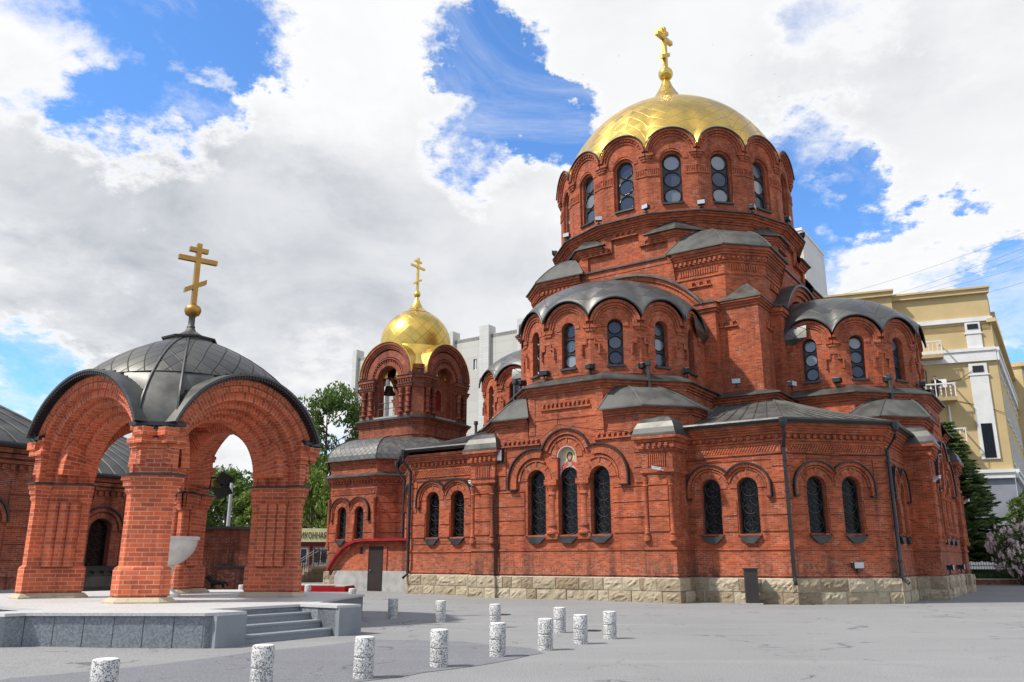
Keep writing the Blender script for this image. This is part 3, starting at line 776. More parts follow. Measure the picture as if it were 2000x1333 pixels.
# ------------------------------------------------------------------ central tower: square, chamfered square, octagon, sixteen sides
tw = MB(); H = 6.9
sq = [(-H, -H), (H, -H), (H, H), (-H, H)]
tw.sweep(sq, [(0, 6.0), (0, 13.7), (.06, 13.7), (.06, 13.82), (.13, 13.82), (.13, 13.94), (.2, 13.94), (.2, 14.06), (-.3, 14.06)], True)
base = [(4.4, -7.55), (7.55, -7.55), (7.55, -4.4)]
rot = lambda p, k: p if k == 0 else rot((-p[1], p[0]), k-1)
c8 = 5.37; o8 = H*math.tan(R(22.5)); s16 = H*math.tan(R(11.25))
for k in range(4):
    tw.M = Matrix.Rotation(k*PI/2, 4, 'Z') @ frame_c((0, -H), -90)
    stair = [(-2.4, 17.12), (2.4, 17.12), (2.4, 18.0), (.75, 18.0), (.75, 18.72), (-.9, 18.72), (-.9, 18.0), (-2.4, 18.0)]
    tw.wall([(-c8, 14.06), (c8, 14.06), (c8, 17.0), (o8, 17.0), (o8, 18.45), (s16, 18.45), (s16, 18.85), (-s16, 18.85), (-s16, 18.45), (-o8, 18.45), (-o8, 17.0), (-c8, 17.0)], [stair], 0, .13)
    tw.wall(rect(-2.45, 2.45, 17.1, 18.75), (), -.13)
    corbels(tw, -2.3, -.98, 18.05, 4, .15, .09); corbels(tw, -.78, .62, 18.79, 4, .15, .09); corbels(tw, .92, 2.3, 18.05, 4, .15, .09)
    corbels(tw, 3.4, 4.6, 15.15, 3, .17, .10); corbels(tw, -4.6, -3.4, 15.15, 3, .17, .10)
    corbels(tw, 4.9, 5.8, 12.8, 2, .18, .10); corbels(tw, -5.8, -4.9, 12.8, 2, .18, .10)
    tw.box(-o8, o8, 0, .025, 16.72, 16.82)
    # diagonal face of the chamfered storey, turret cornice
    tw.M = Matrix.Rotation(k*PI/2, 4, 'Z')
    tp = [(2.75, -H), (c8, -H), (H, -c8), (H, -2.75)]
    tw.sweep([(c8, -H), (H, -c8)], [(0, 14.06), (0, 17.0)])
    tw.sweep(tp, [(0, 15.55), (.05, 15.55), (.05, 15.65), (.03, 15.65), (.03, 16.15), (.09, 16.15), (.09, 16.28), (.16, 16.28), (.16, 16.55), (.24, 16.55), (.24, 16.68), (.32, 16.68), (.32, 16.8), (.40, 16.8), (.40, 16.98)])
    for a, b in zip(tp[:-1], tp[1:]):
        F = Matrix.Rotation(k*PI/2, 4, 'Z') @ frame(a, b); tw.M = F; L = (Vector(b)-Vector(a)).length
        n = int((L-.5)/.13)
        for i in range(n): tw.box(.25+i*.13, .25+i*.13+.08, .03, .075, 15.74, 16.06)
        dentils(tw, 0, L, 16.33, .15, .10, .27, .15)
    tw.M = Matrix.Rotation(k*PI/2, 4, 'Z')
    # octagon diagonal face
    a, b = (o8, -H), (H, -o8)
    tw.sweep([a, b], [(0, 16.9), (0, 18.45)])
    F = tw.M @ frame(a, b); tw.M = F; L = (Vector(b)-Vector(a)).length
    for i in range(26): tw.box(L/2-1.25+i*.1, L/2-1.25+i*.1+.06, 0, .05, 18.45, 18.8)
    tw.M = Matrix.Rotation(k*PI/2, 4, 'Z')
    # skirt below the tower between the transepts
    tw.sweep(base, [(0, 5.5), (0, 8.72), (.06, 8.72), (.06, 8.84), (.13, 8.84), (.13, 8.96), (.22, 8.96), (.22, 9.08)])
    for s2 in range(2):        # cornice under the little caps at the octagon's corners
        an = R(-67.5+45*s2); e1 = R(-90+45*s2); e2 = R(-45+45*s2); vr = H/math.cos(R(22.5)); V = Vector((vr*math.cos(an), vr*math.sin(an)))
        p0 = V+Vector((math.sin(e1), -math.cos(e1)))*(o8-s16); p1 = V-Vector((math.sin(e2), -math.cos(e2)))*(o8-s16)
        tw.sweep([tuple(p0), tuple(V), tuple(p1)], [(0, 18.1), (.06, 18.1), (.06, 18.2), (.13, 18.2), (.13, 18.3), (.2, 18.3), (.2, 18.44)])
tw.M = None
g16 = ngon(H/math.cos(R(11.25)), 16, ph=-90+11.25)
for k in range(4): tw.sweep([g16[(4*k+i) % 16] for i in range(4)], [(0, 18.38), (0, 18.86)])
tw.sweep(g16, [(0, 18.85), (0, 19.02), (.08, 19.02), (.08, 19.12), (.16, 19.12), (.16, 19.22), (.22, 19.22), (.22, 19.32), (.34, 19.32), (.34, 19.44), (.44, 19.44), (.44, 19.54)], True)
TW = tw.build('tower_wall', M['brick'], CH)
lm = MB(); lm.sweep(g16, [(.42, 19.54), (.56, 19.53), (.56, 19.59), (-.1, 19.80)], True); lm.build('ledge_roof', M['trim'], TW)
for k in range(4):
    rz = k*PI/2; m = MB(); m.M = Matrix.Rotation(rz, 4, 'Z')
    A = [(2.45, -H-.52), (c8+.2, -H-.52), (H+.52, -c8-.2), (H+.52, -2.45)]; B = [(4.1, -5.95), (4.32, -5.72), (5.72, -4.32), (5.95, -4.1)]
    f = lambda t: (1-(1-t)**1.7)*.9+.1*t
    loft(m, A, B, 17.0, 18.55, 8, f); m.face([(*q, 18.55) for q in B]); m.sweep(A, [(0, 16.96), (0, 17.02)]); loft(m, A, B, 17.0, 18.55, 8, f, 4)
    m.sweep(A, [(-.5, 16.97), (0, 16.97)])
    m.build('turret_roof', M['roof_light'], TW)
    m = MB(); m.M = Matrix.Rotation(rz, 4, 'Z')      # cap of the square corner
    E3 = [(4.95, -H-.25), (H+.25, -H-.25), (H+.25, -4.95)]; ap = (6.05, -6.05, 15.2)
    m.face([(*E3[0], 14.06), (*E3[1], 14.06), ap]); m.face([(*E3[1], 14.06), (*E3[2], 14.06), ap]); m.sweep(E3, [(-.3, 14.05), (0, 14.05), (0, 14.1)])
    m.tube([(*E3[1], 14.1), ap], .03, 4)
    m.build('cap_roof', M['roof'], TW)
    for s2 in range(2):
        m = MB(); m.M = Matrix.Rotation(rz, 4, 'Z')
        an = R(-67.5+45*s2); vr = (H+.38)/math.cos(R(22.5)); V = (vr*math.cos(an), vr*math.sin(an)); e1 = R(-90+45*s2); e2 = R(-45+45*s2)
        hh = (H+.38)*math.tan(R(22.5))-s16+.22
        p0 = (V[0]+math.sin(e1)*hh, V[1]-math.cos(e1)*hh); p1 = (V[0]-math.sin(e2)*hh, V[1]+math.cos(e2)*hh)
        q = (H-.05)*1.0; ap = (q*math.cos(an), q*math.sin(an), 19.42)
        m.face([(*p0, 18.46), (*V, 18.46), ap]); m.face([(*V, 18.46), (*p1, 18.46), ap]); m.sweep([p0, V, p1], [(-.3, 18.44), (0, 18.44), (0, 18.49)])
        m.build('cap_roof', M['roof'], TW)
    m = MB(); m.M = Matrix.Rotation(rz, 4, 'Z'); m.sweep(base, [(.2, 9.08), (.36, 9.06), (.36, 9.12), (-.7, 9.5)]); m.build('ledge_roof', M['roof'], TW)
    m = MB(); m.M = Matrix.Rotation(rz, 4, 'Z') @ frame_c((0, -H), -90); m.box(-2.5, 2.3, 0, .10, 17.04, 17.13); m.build('rail', M['trim'], TW)
    for sx in (-1, 1):
        fl = floodlight(CH); p = rot((5.9, -7.9+0*sx) if sx > 0 else (7.9, -5.9), k); fl.location = (*p, 9.75); fl.rotation_euler = (0, 0, k*PI/2+(0 if sx > 0 else PI/2)+.3*sx)
# ------------------------------------------------------------------ main drum
dw = MB(); DA = 6.9
for k in range(16):
    ang = -90+22.5*k; F = frame_c((DA*math.cos(R(ang)), DA*math.sin(R(ang))), ang); dw.M = F; dw.u0 = k*2.75; w = s16
    dw.wall([(-w, 19.5), (w, 19.5), (w, 23.3)]+[(w*math.cos(PI*i/16), 23.3+w*math.sin(PI*i/16)) for i in range(1, 16)]+[(-w, 23.3)], [arch(0, 1.28, 20.3, 22.78, 14)], 0, .16)
    dw.wall(arch(0, 1.34, 20.25, 22.78, 14), [arch(0, 1.04, 20.3, 22.78, 14)], -.14, .3)
    dw.arc(0, 22.9, .64, .90, -.02, .03, 0, 180, 18)
    dw.arc(0, 23.3, .98, 1.07, -.02, .07, 0, 180, 18); dw.arc(0, 23.3, 1.10, 1.22, -.02, .13, 0, 180, 18); dw.arc(0, 23.3, 1.24, 1.38, -.02, .22, 5, 175, 18)
    dentils(dw, -.01, .01, 30, .01)
    for i in range(13): a = R(20+140*i/12); dw.box(1.165*math.cos(a)-.04, 1.165*math.cos(a)+.04, .10, .17, 23.3+1.165*math.sin(a)-.04, 23.3+1.165*math.sin(a)+.04)
    for s2 in (-1, 1):
        for j, (q, d, z) in enumerate(((.98, .18, 23.16), (1.06, .12, 23.02), (1.14, .07, 22.88))): dw.box(min(s2*q, s2*w), max(s2*q, s2*w), -.02, d, z, z+.15)
        for i in range(6): x = s2*(.78+.1*i); dw.box(x-.025, x+.025, 0, .05, 22.05, 22.4)
        dw.box(min(s2*.72, s2*w), max(s2*.72, s2*w), 0, .05, 22.4, 22.48); dw.box(min(s2*.72, s2*w), max(s2*.72, s2*w), 0, .05, 21.97, 22.05)
    if k in (14, 15, 0, 1, 2, 3, 4, 5, 13): upper_window(F, 0, 1.04, 20.3, 22.78, -.30)
    if k in (14, 15, 0, 1, 2, 3, 4, 13):
        a2 = ang+11.25; fl = floodlight(CH); fl.location = (7.42*math.cos(R(a2)), 7.42*math.sin(R(a2)), 19.98); fl.rotation_euler = (0, 0, R(a2+90+random.uniform(-40, 40)))
dw.M = None
DW = dw.build('drum_wall', M['brick'], CH)
gd = MB(); a, zc, b = 6.30, 24.2, 5.62; NR = 26; st = 22.5/10
def dpt(phi, t, off=0.):
    loc = (phi+11.25) % 22.5-11.25
    lat = DA*math.tan(R(loc)); re = (DA+.04)/math.cos(R(loc))+off; ze = 23.28+math.sqrt(max(.03, 1.40**2-lat*lat))
    al = t*PI/2; rho, z = a*math.cos(al), zc+b*math.sin(al); w = (1-t)**7
    rho += (re-a)*w; z += (ze-zc)*w; an = R(phi-90); return (rho*math.cos(an), rho*math.sin(an), z)
NT_ = 42/(2*PI)
for i in range(160):
    p0, p1 = i*st, (i+1)*st
    for k in range(NR):
        t0, t1 = (k/NR)**1.15, ((k+1)/NR)**1.15
        lat = lambda t: math.log(math.tan(PI/4+min(t, .985)*PI/4))
        uv = [(R(p0)*NT_, lat(t0)*NT_), (R(p1)*NT_, lat(t0)*NT_), (R(p1)*NT_, lat(t1)*NT_), (R(p0)*NT_, lat(t1)*NT_)]
        q = [dpt(p0, t0), dpt(p1, t0), dpt(p1, t1), dpt(p0, t1)]
        if k == NR-1: q = q[:3]; uv = uv[:3]
        gd.face(q, uv, True)
GD = gd.build('dome', M['gold'], CH)
e = MB(); e.tube([dpt(i*1.125, 0, .22) for i in range(320)], .05, 5, True); e.build('eave', M['trim'], GD)
def cross(name, parent, mat, z0, H, W, th, x=0, y=0):
    """three-barred cross, bars along local y"""
    m = MB(); t = th/2
    m.box(x-t, x+t, y-t, y+t, z0, z0+H)
    m.box(x-t*.9, x+t*.9, y-W/2, y+W/2, z0+H*.70, z0+H*.70+th*1.0)
    m.box(x-t*.9, x+t*.9, y-W*.24, y+W*.24, z0+H*.86, z0+H*.86+th*.95)
    for s2 in (1,):
        a = [(y-W*.27, z0+H*.18), (y+W*.27, z0+H*.36)]
        h = th*1.05
        p = [(a[0][0], a[0][1]), (a[1][0], a[1][1]), (a[1][0], a[1][1]+h), (a[0][0], a[0][1]+h)]
        for xx, rev in ((x-t*.9, False), (x+t*.9, True)): m.face([(xx, q[0], q[1]) for q in (p[::-1] if rev else p)])
        for i in range(4): u, v = p[i], p[(i+1) % 4]; m.face([(x-t*.9, *u), (x+t*.9, *u), (x+t*.9, *v), (x-t*.9, *v)])
    return m.build(name, mat, parent)
fi = MB(); fi.lathe([(1.7, 29.5), (1.1, 30.35), (.66, 31.05), (.42, 31.5), (.26, 31.95), (.2, 32.1)], 20); fi.lathe([(.16, 32.05)]+[(.48*math.cos(R(x)), 32.5+.48*math.sin(R(x))) for x in range(-70, 75, 14)]+[(.14, 32.98)], 18)
fo = fi.build('finial', M['gold_plain'], GD); CXM = cross('cross', GD, M['gold_plain'], 32.9, 3.1, 1.8, .27); CXM.rotation_euler.z = R(-9)
# ------------------------------------------------------------------ corner chapels between the transepts
def build_chapel(path, wins, inner, pipes, gz=6.95, zt=8.75, wz=(2.62, 4.42), plain_base=False):
    w = MB(); hoods = []
    for (a, b), ws in zip(zip(path[:-1], path[1:]), wins):
        F = frame(a, b); L = (Vector(b)-Vector(a)).length; w.M = F; w.u0 = a[0]
        w.wall(rect(0, L, .9, 6.35), [arch(c, .84, wz[0], wz[1]) for c in ws], 0, .40)
        zs = [2.70, 3.33, 3.95, 4.57, 5.2, 5.62]
        if ws:
            c1, c2 = ws; mid = (c1+c2)/2
            h = MB(); double_hood(w, h, F, c1, c2, wz[1], 1.0, .84); hoods.append(h)
            for x0, x1 in ((0, c1-.47), (c1+.47, c2-.47), (c2+.47, L)):
                if x1-x0 > .12: bands(w, x0, x1, zs[:3])
            bands(w, 0, c1-1.05, [3.95, 4.57, 5.2, 5.6]); bands(w, c2+1.05, L, [3.95, 4.57, 5.2, 5.6])
            for c in ws: lower_window(F, c, .82, wz[0], wz[1]-.01, -.28)
        else: bands(w, 0, L, zs)
        w.box(0, L, 0, .05, 1.02, 1.12); w.box(0, L, 0, .04, 2.0, 2.1); w.box(0, L, 0, .03, 5.5, 5.56)
        frieze(w, .16, L-.16, 5.78, 6.06)
        dentils(w, .05, L-.05, 6.30, .15, .13, .28); w.box(0, L, 0, .05, 6.2, 6.28)
    w.M = None; w.u0 = 0
    w.sweep(path, [(0, 6.35), (.04, 6.35), (.04, 6.48), (.14, 6.48), (.14, 6.58), (.20, 6.58), (.20, 6.66), (.27, 6.66), (.27, 6.76), (.34, 6.76), (.34, 6.88)])
    wall = w.build('chapel_wall', M['brick'], CH); 
    for h in hoods: h.build('hood', M['black_metal'], wall)
    r = MB(); ev = offset(path, .48, False)
    f = lambda t: t*(.82+.18*t)
    loft(r, ev, inner, gz+.03, zt, 6, f)
    loft(r, ev, inner, gz+.03, zt, 6, f, .62, .034)
    r.sweep(ev, [(-.2, gz-.08), (0, gz-.08), (0, gz+.03)])
    ro = r.build('chapel_roof', M['roof_light'], CH)
    gt = MB(); gt.tube([(*p, gz+.02) for p in offset(path, .55, False)], .085, 6); gt.build('gutter', M['black_metal'], ro)
    for i in pipes:
        p = MB(); q0 = Vector(offset(path, .55, False)[i]); q1 = Vector(offset(path, .14, False)[i])
        p.lathe([(.10, gz-.32), (.17, gz-.12), (.17, gz+.06)], 8, q0.x, q0.y)
        p.tube([(*q0, gz-.2), (*q0, gz-.5), (*q1, gz-1.05), (*q1, .98), (*(q1+(q0-q1)*.6), .75)], .075, 8)
        for z in (1.6, 2.9, 4.2, 5.4): p.tube([(*q1, z-.03), (*q1, z+.03)], .10, 8)
        p.build('drainpipe', M['black_metal'], wall)
    return wall
c8c = 12.47
SEP = [(5.0, -c8c), (9.12, -c8c), (12.24, -9.35), (12.24, -5.0)]
build_chapel(SEP, [(1.04, 2.57), (1.27, 2.78), (1.55, 3.08)], [(4.9, -7.6), (7.5, -7.6), (7.6, -7.5), (7.6, -4.9)], (1, 2))
SWP = [(-13.3, -5.3), (-13.3, -9.12), (-9.95, -c8c), (-5.0, -c8c)]
build_chapel(SWP, [(), (1.6, 3.13), (1.35, 2.92)], [(-7.6, -4.9), (-7.6, -7.5), (-7.5, -7.6), (-4.9, -7.6)], (1, 2), 7.1, 8.8, (2.72, 4.56))
# north-east side, plain
NEP = [(12.24, 5.0), (12.24, 9.35), (9.12, c8c), (5.0, c8c)]
build_chapel(NEP, [(), (), ()], [(7.6, 4.9), (7.6, 7.5), (7.5, 7.6), (4.9, 7.6)], (1,))
# ------------------------------------------------------------------ narthex with its faceted roof
NC = (-20.8, -.85); NA = 4.95
np_ = ngon(NA/math.cos(R(22.5)), 8, NC[0], NC[1], -112.5)
nw = MB(); nh = MB()
segs = [(np_[-1], np_[0], ()), (np_[0], np_[1], (1.12, 2.66)), (np_[1], np_[2], ())]
for a, b, ws in segs:
    F = frame(a, b); L = (Vector(b)-Vector(a)).length; nw.M = F; nw.u0 = a[0]
    nw.wall(rect(0, L, .9, 6.2), [arch(c, .80, 2.95, 4.62) for c in ws], 0, .36)
    zs = [2.75, 3.33, 3.95, 4.57, 5.2, 5.65]
    if ws:
        double_hood(nw, nh, F, ws[0], ws[1], 4.62, .98, .80, .5)
        for x0, x1 in ((0, ws[0]-.45), (ws[0]+.45, ws[1]-.45), (ws[1]+.45, L)): bands(nw, x0, x1, zs[:3])
        bands(nw, ws[1]+1.03, L, [3.95, 4.57, 5.2, 5.65])
        for c in ws: lower_window(F, c, .78, 2.95, 4.61, -.26)
    else: bands(nw, .25, L-.25, zs)
    nw.box(0, L, 0, .045, 1.02, 1.12); nw.box(0, L, 0, .04, 2.1, 2.2)
    frieze(nw, .2, L-.2, 5.85, 6.12); dentils(nw, .05, L-.05, 6.5, .15, .13, .26); nw.box(0, L, 0, .05, 6.36, 6.44)
    nw.lathe([(.17, 2.4), (.17, 2.5), (.11, 2.6), (.11, 5.3), (.17, 5.42), (.17, 5.5)], 10, L-.06, .05)
nw.M = None; nw.u0 = 0
nw.sweep(np_, [(0, 6.2), (0, 6.66), (.16, 6.66), (.16, 6.76), (.24, 6.76), (.24, 6.9), (.05, 7.1), (.05, 7.72), (.12, 7.72), (.12, 7.82), (.2, 7.82), (.2, 7.95)], True)
for i in range(2, 8): nw.sweep([np_[i % 8], np_[(i+1) % 8]] if i < 7 else [np_[6], np_[7]], [(0, .9), (0, 6.2)])
NW = nw.build('narthex_wall', M['brick'], CH); nh.M = None; nh.build('hood', M['black_metal'], NW)
m = MB(); m.sweep(np_, [(.22, 6.9), (.42, 6.88), (.42, 6.95), (.04, 7.14)], True); m.build('ledge_roof', M['roof'], NW)
m = MB(); pr = [(.42, 7.95), (.42, 8.02)]+[(.30-3.4*math.sin(t)*1.0 if False else .36-2.9*(1-math.cos(t)), 8.02+1.75*math.sin(t)) for t in [PI/2*i/10 for i in range(0, 11)]]
m.sweep(np_, [(o, z) for o, z in pr], True)
m.uv = [[(u/.42, v/.42) for u, v in q] if q else None for q in m.uv]
RF = m.build('faceted_roof', M['lead_fine'], CH)
m = MB()
for i in range(8):
    pts = []
    for o, z in pr[1:]:
        q = offset(np_, o, True)[i]; pts.append((*q, z+.02))
    m.tube(pts, .03, 4)
m.build('ridge', M['trim'], RF)
# nave between narthex and tower
m = MB(); m.prism([(-17.5, -4.4), (-11.0, -4.4), (-11.0, 4.4), (-17.5, 4.4)], .9, 6.9); m.build('nave_wall', M['brick'], CH)
m = MB(); loft(m, [(-18, -4.9), (-8, -4.9)], [(-18, 0), (-8, 0)], 6.95, 9.6, 4, lambda t: t, .62, .022); loft(m, [(-8, 4.9), (-18, 4.9)], [(-8, 0), (-18, 0)], 6.95, 9.6, 4, lambda t: t, .62, .022)
m.build('nave_roof', M['roof_light'], CH)
# ------------------------------------------------------------------ bell tower
BX, BY = -20.85, 0.; Hb = 3.0; cb = 2.45
bp = [(BX+x, BY+y) for x, y in [(-cb, -Hb), (cb, -Hb), (Hb, -cb), (Hb, cb), (cb, Hb), (-cb, Hb), (-Hb, cb), (-Hb, -cb)]]
bw = MB()
bw.sweep(bp, [(0, 7.5), (0, 9.9), (.05, 9.9), (.05, 10.0), (0, 10.0), (0, 10.65), (.06, 10.65), (.06, 10.78), (.13, 10.78), (.13, 10.9), (.2, 10.9), (.2, 11.02)], True)
for k in range(4):
    F = Matrix.Translation((BX, BY, 0)) @ Matrix.Rotation(k*PI/2, 4, 'Z') @ frame_c((0, -Hb), -90); bw.M = F; bw.u0 = k*3.3
    zc = 14.22; Ro = 2.45
    outl = [(-cb, 11.0), (cb, 11.0), (cb, zc)]+[(Ro*math.cos(PI*i/24), zc+Ro*math.sin(PI*i/24)) for i in range(1, 24)]+[(-cb, zc)]
    bw.wall(outl, [arch(0, 1.86, 11.35, 14.0, 16)], -.30, .5)
    bw.arc(0, 14.0, .93, 1.0, -.5, -.18, 0, 180, 20); bw.arc(0, 14.0, 1.0, 1.32, -.5, -.10, 0, 180, 20)
    for i in range(17): a = R(12+156*i/16); bw.box(1.36*math.cos(a)-.045, 1.36*math.cos(a)+.045, -.2, -.04, 14.0+1.36*math.sin(a)-.045, 14.0+1.36*math.sin(a)+.045)
    bw.arc(0, 14.05, 1.42, 1.5, -.5, -.02, 0, 180, 20); bw.arc(0, 14.1, 1.52, 1.98, -.5, -.05, 0, 180, 22)
    bw.arc(0, zc, 1.98, 2.08, -.5, .03, 0, 180, 22); bw.arc(0, zc, 2.10, 2.24, -.5, .10, 0, 180, 22); bw.arc(0, zc, 2.26, 2.45, -.5, .19, 3, 177, 24)
    for s2 in (-1, 1):
        x0, x1 = sorted((s2*1.12, s2*cb))
        bw.box(x0, x1, -.5, -.10, 11.0, 13.2); bw.box(x0, x1, -.5, .0, 11.0, 11.45)
        bw.box(x0-.02, x1+.02, -.5, .08, 13.2, 13.32); bw.box(x0-.05, x1+.05, -.5, .16, 13.32, 13.46); bw.box(x0, x1, -.5, .06, 13.52, 13.86); bw.box(x0-.05, x1+.05, -.5, .17, 13.86, 14.08)
        dentils(bw, x0, x1, 13.66, .12, .10, .22, .06)
        for x in (s2*1.42, s2*2.08):
            bw.lathe([(.2, 11.45), (.2, 11.55), (.13, 11.62), (.13, 11.8), (.18, 11.86), (.13, 11.93), (.12, 12.15), (.16, 12.2), (.12, 12.26), (.12, 12.62), (.2, 12.68), (.2, 12.74), (.13, 12.80), (.2, 13.1), (.2, 13.2)], 10, x, .02)
        for j in range(3): bw.box(min(s2*(2.2), s2*(2.5)), max(s2*2.2, s2*2.5), -.1, .22-.06*j, 14.25-.12*j, 14.36-.12*j)
    bw.M = Matrix.Translation((BX, BY, 0)) @ Matrix.Rotation(k*PI/2, 4, 'Z')
    bw.sweep([(cb, -Hb), (Hb, -cb)], [(0, 11.0), (0, 13.2), (.08, 13.2), (.08, 13.32), (.16, 13.32), (.16, 13.46), (.05, 13.5), (.05, 13.86), (.17, 13.86), (.17, 14.08), (0, 14.12), (0, 14.5), (.06, 14.5), (.06, 14.6), (0, 14.6), (0, 14.84)])
bw.M = None; bw.u0 = 0
BW = bw.build('belfry_wall', M['brick_dark'], CH)
m = MB(); m.sweep(bp, [(.2, 11.02), (.34, 11.0), (.34, 11.07), (-.2, 11.32)], True)
for z, o in ((13.46, .22), (14.08, .23)):
    for k in range(4):
        m.M = Matrix.Translation((BX, BY, 0)) @ Matrix.Rotation(k*PI/2, 4, 'Z')
        m.sweep([(1.05, -Hb), (cb, -Hb), (Hb, -cb), (Hb, -1.05)], [(o-.35, z-.005), (o, z-.01), (o, z+.03), (o-.35, z+.06)])
    m.M = None
m.build('ledge_roof', M['trim'], BW)
m = MB(); m.prism(bp, 11.2, 11.33); m.build('belfry_floor', M['concrete'], BW)
m = MB(); m.M = Matrix.Translation((BX, BY, 0)) @ Matrix.Rotation(PI/2, 4, 'Z') @ frame_c((0, -Hb), -90)
m.wall(arch(0, 2.0, 11.3, 14.0, 14), [arch(-.2, .8, 11.9, 13.0)], -.62, .3); m.build('screen_wall', M['brick_dark'], BW)
m = MB(); m.M = Matrix.Translation((BX, BY, 0)) @ Matrix.Rotation(PI/2, 4, 'Z') @ frame_c((0, -Hb), -90); m.box(-.28, .9, -1.0, -.93, 11.6, 13.9); m.build('red_panel', M['red_wall'], BW)
for bx, by, bz, s in ((-1.15, -1.45, 13.75, .5), (-.3, -.6, 13.0, .40), (.35, -.2, 13.4, .34), (-.5, .9, 13.5, .28)):
    m = MB(); m.lathe([(s*1.0, 0), (s*.92, s*.12), (s*.68, s*.5), (s*.56, s*1.0), (s*.45, s*1.25), (0.01, s*1.36)], 14, BX+bx, BY+by); m.tube([(BX+bx, BY+by, s*1.3), (BX+bx, BY+by, 15.2-bz+.5)], .03, 5)
    o = m.build('bell', plain('dark_bronze', (.10, .075, .045), .4, .5, 3, .1, .8), BW); o.location.z = bz-s
m = MB()
for z in (11.95, 12.35): m.tube([(BX-1, BY-2.7, z), (BX+1, BY-2.7, z)], .025, 5)
for i in range(5): m.tube([(BX-.9+i*.45, BY-2.7, 11.3), (BX-.9+i*.45, BY-2.7, 12.35)], .018, 5)
m.build('railing', M['iron'], BW)
gd = MB(); Rs = 2.6; zs0 = 17.14; NTb = 18/(2*PI)
lats = [R(-12+102*i/16) for i in range(17)]
lg = lambda t: math.log(math.tan(PI/4+min(t, R(86))/2))
for i in range(16):
    for k in range(40):
        t0, t1 = 2*PI*k/40, 2*PI*(k+1)/40; l0, l1 = lats[i], lats[i+1]
        P = lambda t, l: (BX+Rs*math.cos(l)*math.cos(t), BY+Rs*math.cos(l)*math.sin(t), zs0+Rs*math.sin(l))
        q = [P(t0,l0), P(t1,l0), P(t1,l1), P(t0,l1)]; uv = [(t0*NTb, lg(l0)*NTb), (t1*NTb, lg(l0)*NTb), (t1*NTb, lg(l1)*NTb), (t0*NTb, lg(l1)*NTb)]
        if i == 15: q = q[:3]; uv = uv[:3]
        gd.face(q, uv, True)
BD = gd.build('bell_tower_dome', M['gold'], CH)
m = MB()
for k in range(4):
    m.M = Matrix.Translation((BX, BY, 0)) @ Matrix.Rotation(k*PI/2, 4, 'Z')
    n = 12       # pendentive of gilded sheet above the chamfered corner
    zb = zs0+Rs*math.sin(R(-12)); rb = Rs*math.cos(R(-12))
    for i in range(n):
        a0, a1 = R(-90+90*i/n), R(-90+90*(i+1)/n)
        c0 = Vector((cb-.05, -Hb+.05)).lerp(Vector((Hb-.05, -cb+.05)), i/n); c1 = Vector((cb-.05, -Hb+.05)).lerp(Vector((Hb-.05, -cb+.05)), (i+1)/n)
        p = lambda a, c, t: (rb*math.cos(a)*(1-t)+c.x*t, rb*math.sin(a)*(1-t)+c.y*t, zb+(14.82-zb)*(t**.85))
        for j in range(5): m.face([p(a0,c0,j/5), p(a1,c1,j/5), p(a1,c1,(j+1)/5), p(a0,c0,(j+1)/5)], None, True)
    F = m.M @ frame_c((0, -Hb), -90); m.M = F
    for i in range(26):
        a0, a1 = PI*i/26, PI*(i+1)/26; f = lambda a, y, r: (r*math.cos(a), y, 14.22+r*math.sin(a))
        m.face([f(a0, .24, 2.50), f(a1, .24, 2.50), f(a1, -2.6, 2.50), f(a0, -2.6, 2.50)], None, True); m.face([f(a0, .24, 2.44), f(a1, .24, 2.44), f(a1, .24, 2.50), f(a0, .24, 2.50)])
m.M = None
m.build('dome_skirt', M['gold_plain'], BD)
m = MB(); m.lathe([(1.12, 19.42), (1.16, 19.5), (.8, 19.72), (.5, 20.0), (.28, 20.4), (.13, 20.8), (.1, 20.95)], 20, BX, BY); m.lathe([(.1, 20.85)]+[(.27*math.cos(R(x)), 21.1+.27*math.sin(R(x))) for x in range(-65, 70, 15)]+[(.08, 21.4)], 16, BX, BY)
m.build('finial', M['gold_plain'], BD); cross('cross', BD, M['gold_plain'], 21.3, 2.75, 1.55, .16, BX, BY)

# ------------------------------------------------------------------ cellar entrance with its red curved roof
m = MB(); y0 = -10.75
curve = [(-17.35, 1.02), (-17.1, 1.35), (-16.75, 1.78), (-16.3, 2.16), (-15.8, 2.44), (-15.25, 2.60), (-14.6, 2.64), (-10.75, 2.64)]
body = [(-17.25, .0), (-11.3, .0)]+curve[::-1]
m.M = Matrix(((1,0,0,0),(0,-1,0,y0),(0,0,1,0),(0,0,0,1)))
door = rect(-14.45, -13.35, .0, 2.36)
m.wall([(-17.0, 1.05), (-14.45, 1.05), (-14.45, 2.36), (-13.35, 2.36), (-13.35, 1.05), (-11.2, 1.05)]+[(x, z-.02) for x, z in curve[::-1]], [rect(-15.2, -14.85, 1.95, 2.32)], 0, .25)
m.box(-14.72, -14.45, -.1, .06, 1.05, 2.5); m.box(-13.35, -13.1, -.1, .06, 1.05, 2.5)
for (a, b) in zip(curve[:4], curve[1:5]): m.slab([(a[0]+.02, a[1]-.22), (b[0]+.02, b[1]-.22), (b[0], b[1]), (a[0], a[1])], 0, .16)
m.M = None
AN = m.build('cellar_wall', M['brick'], CH)
m = MB(); m.M = Matrix(((1,0,0,0),(0,-1,0,y0),(0,0,1,0),(0,0,0,1)))
m.box(-17.0, -14.45, -.3, .07, -.1, 1.06); m.box(-13.35, -11.4, -.3, .07, -.1, 1.06); m.box(-15.2, -14.85, -.4, -.25, 1.9, 2.35); m.build('cellar_base', M['concrete'], AN)
m = MB(); m.M = Matrix(((1,0,0,0),(0,-1,0,y0),(0,0,1,0),(0,0,0,1)))
th = .13
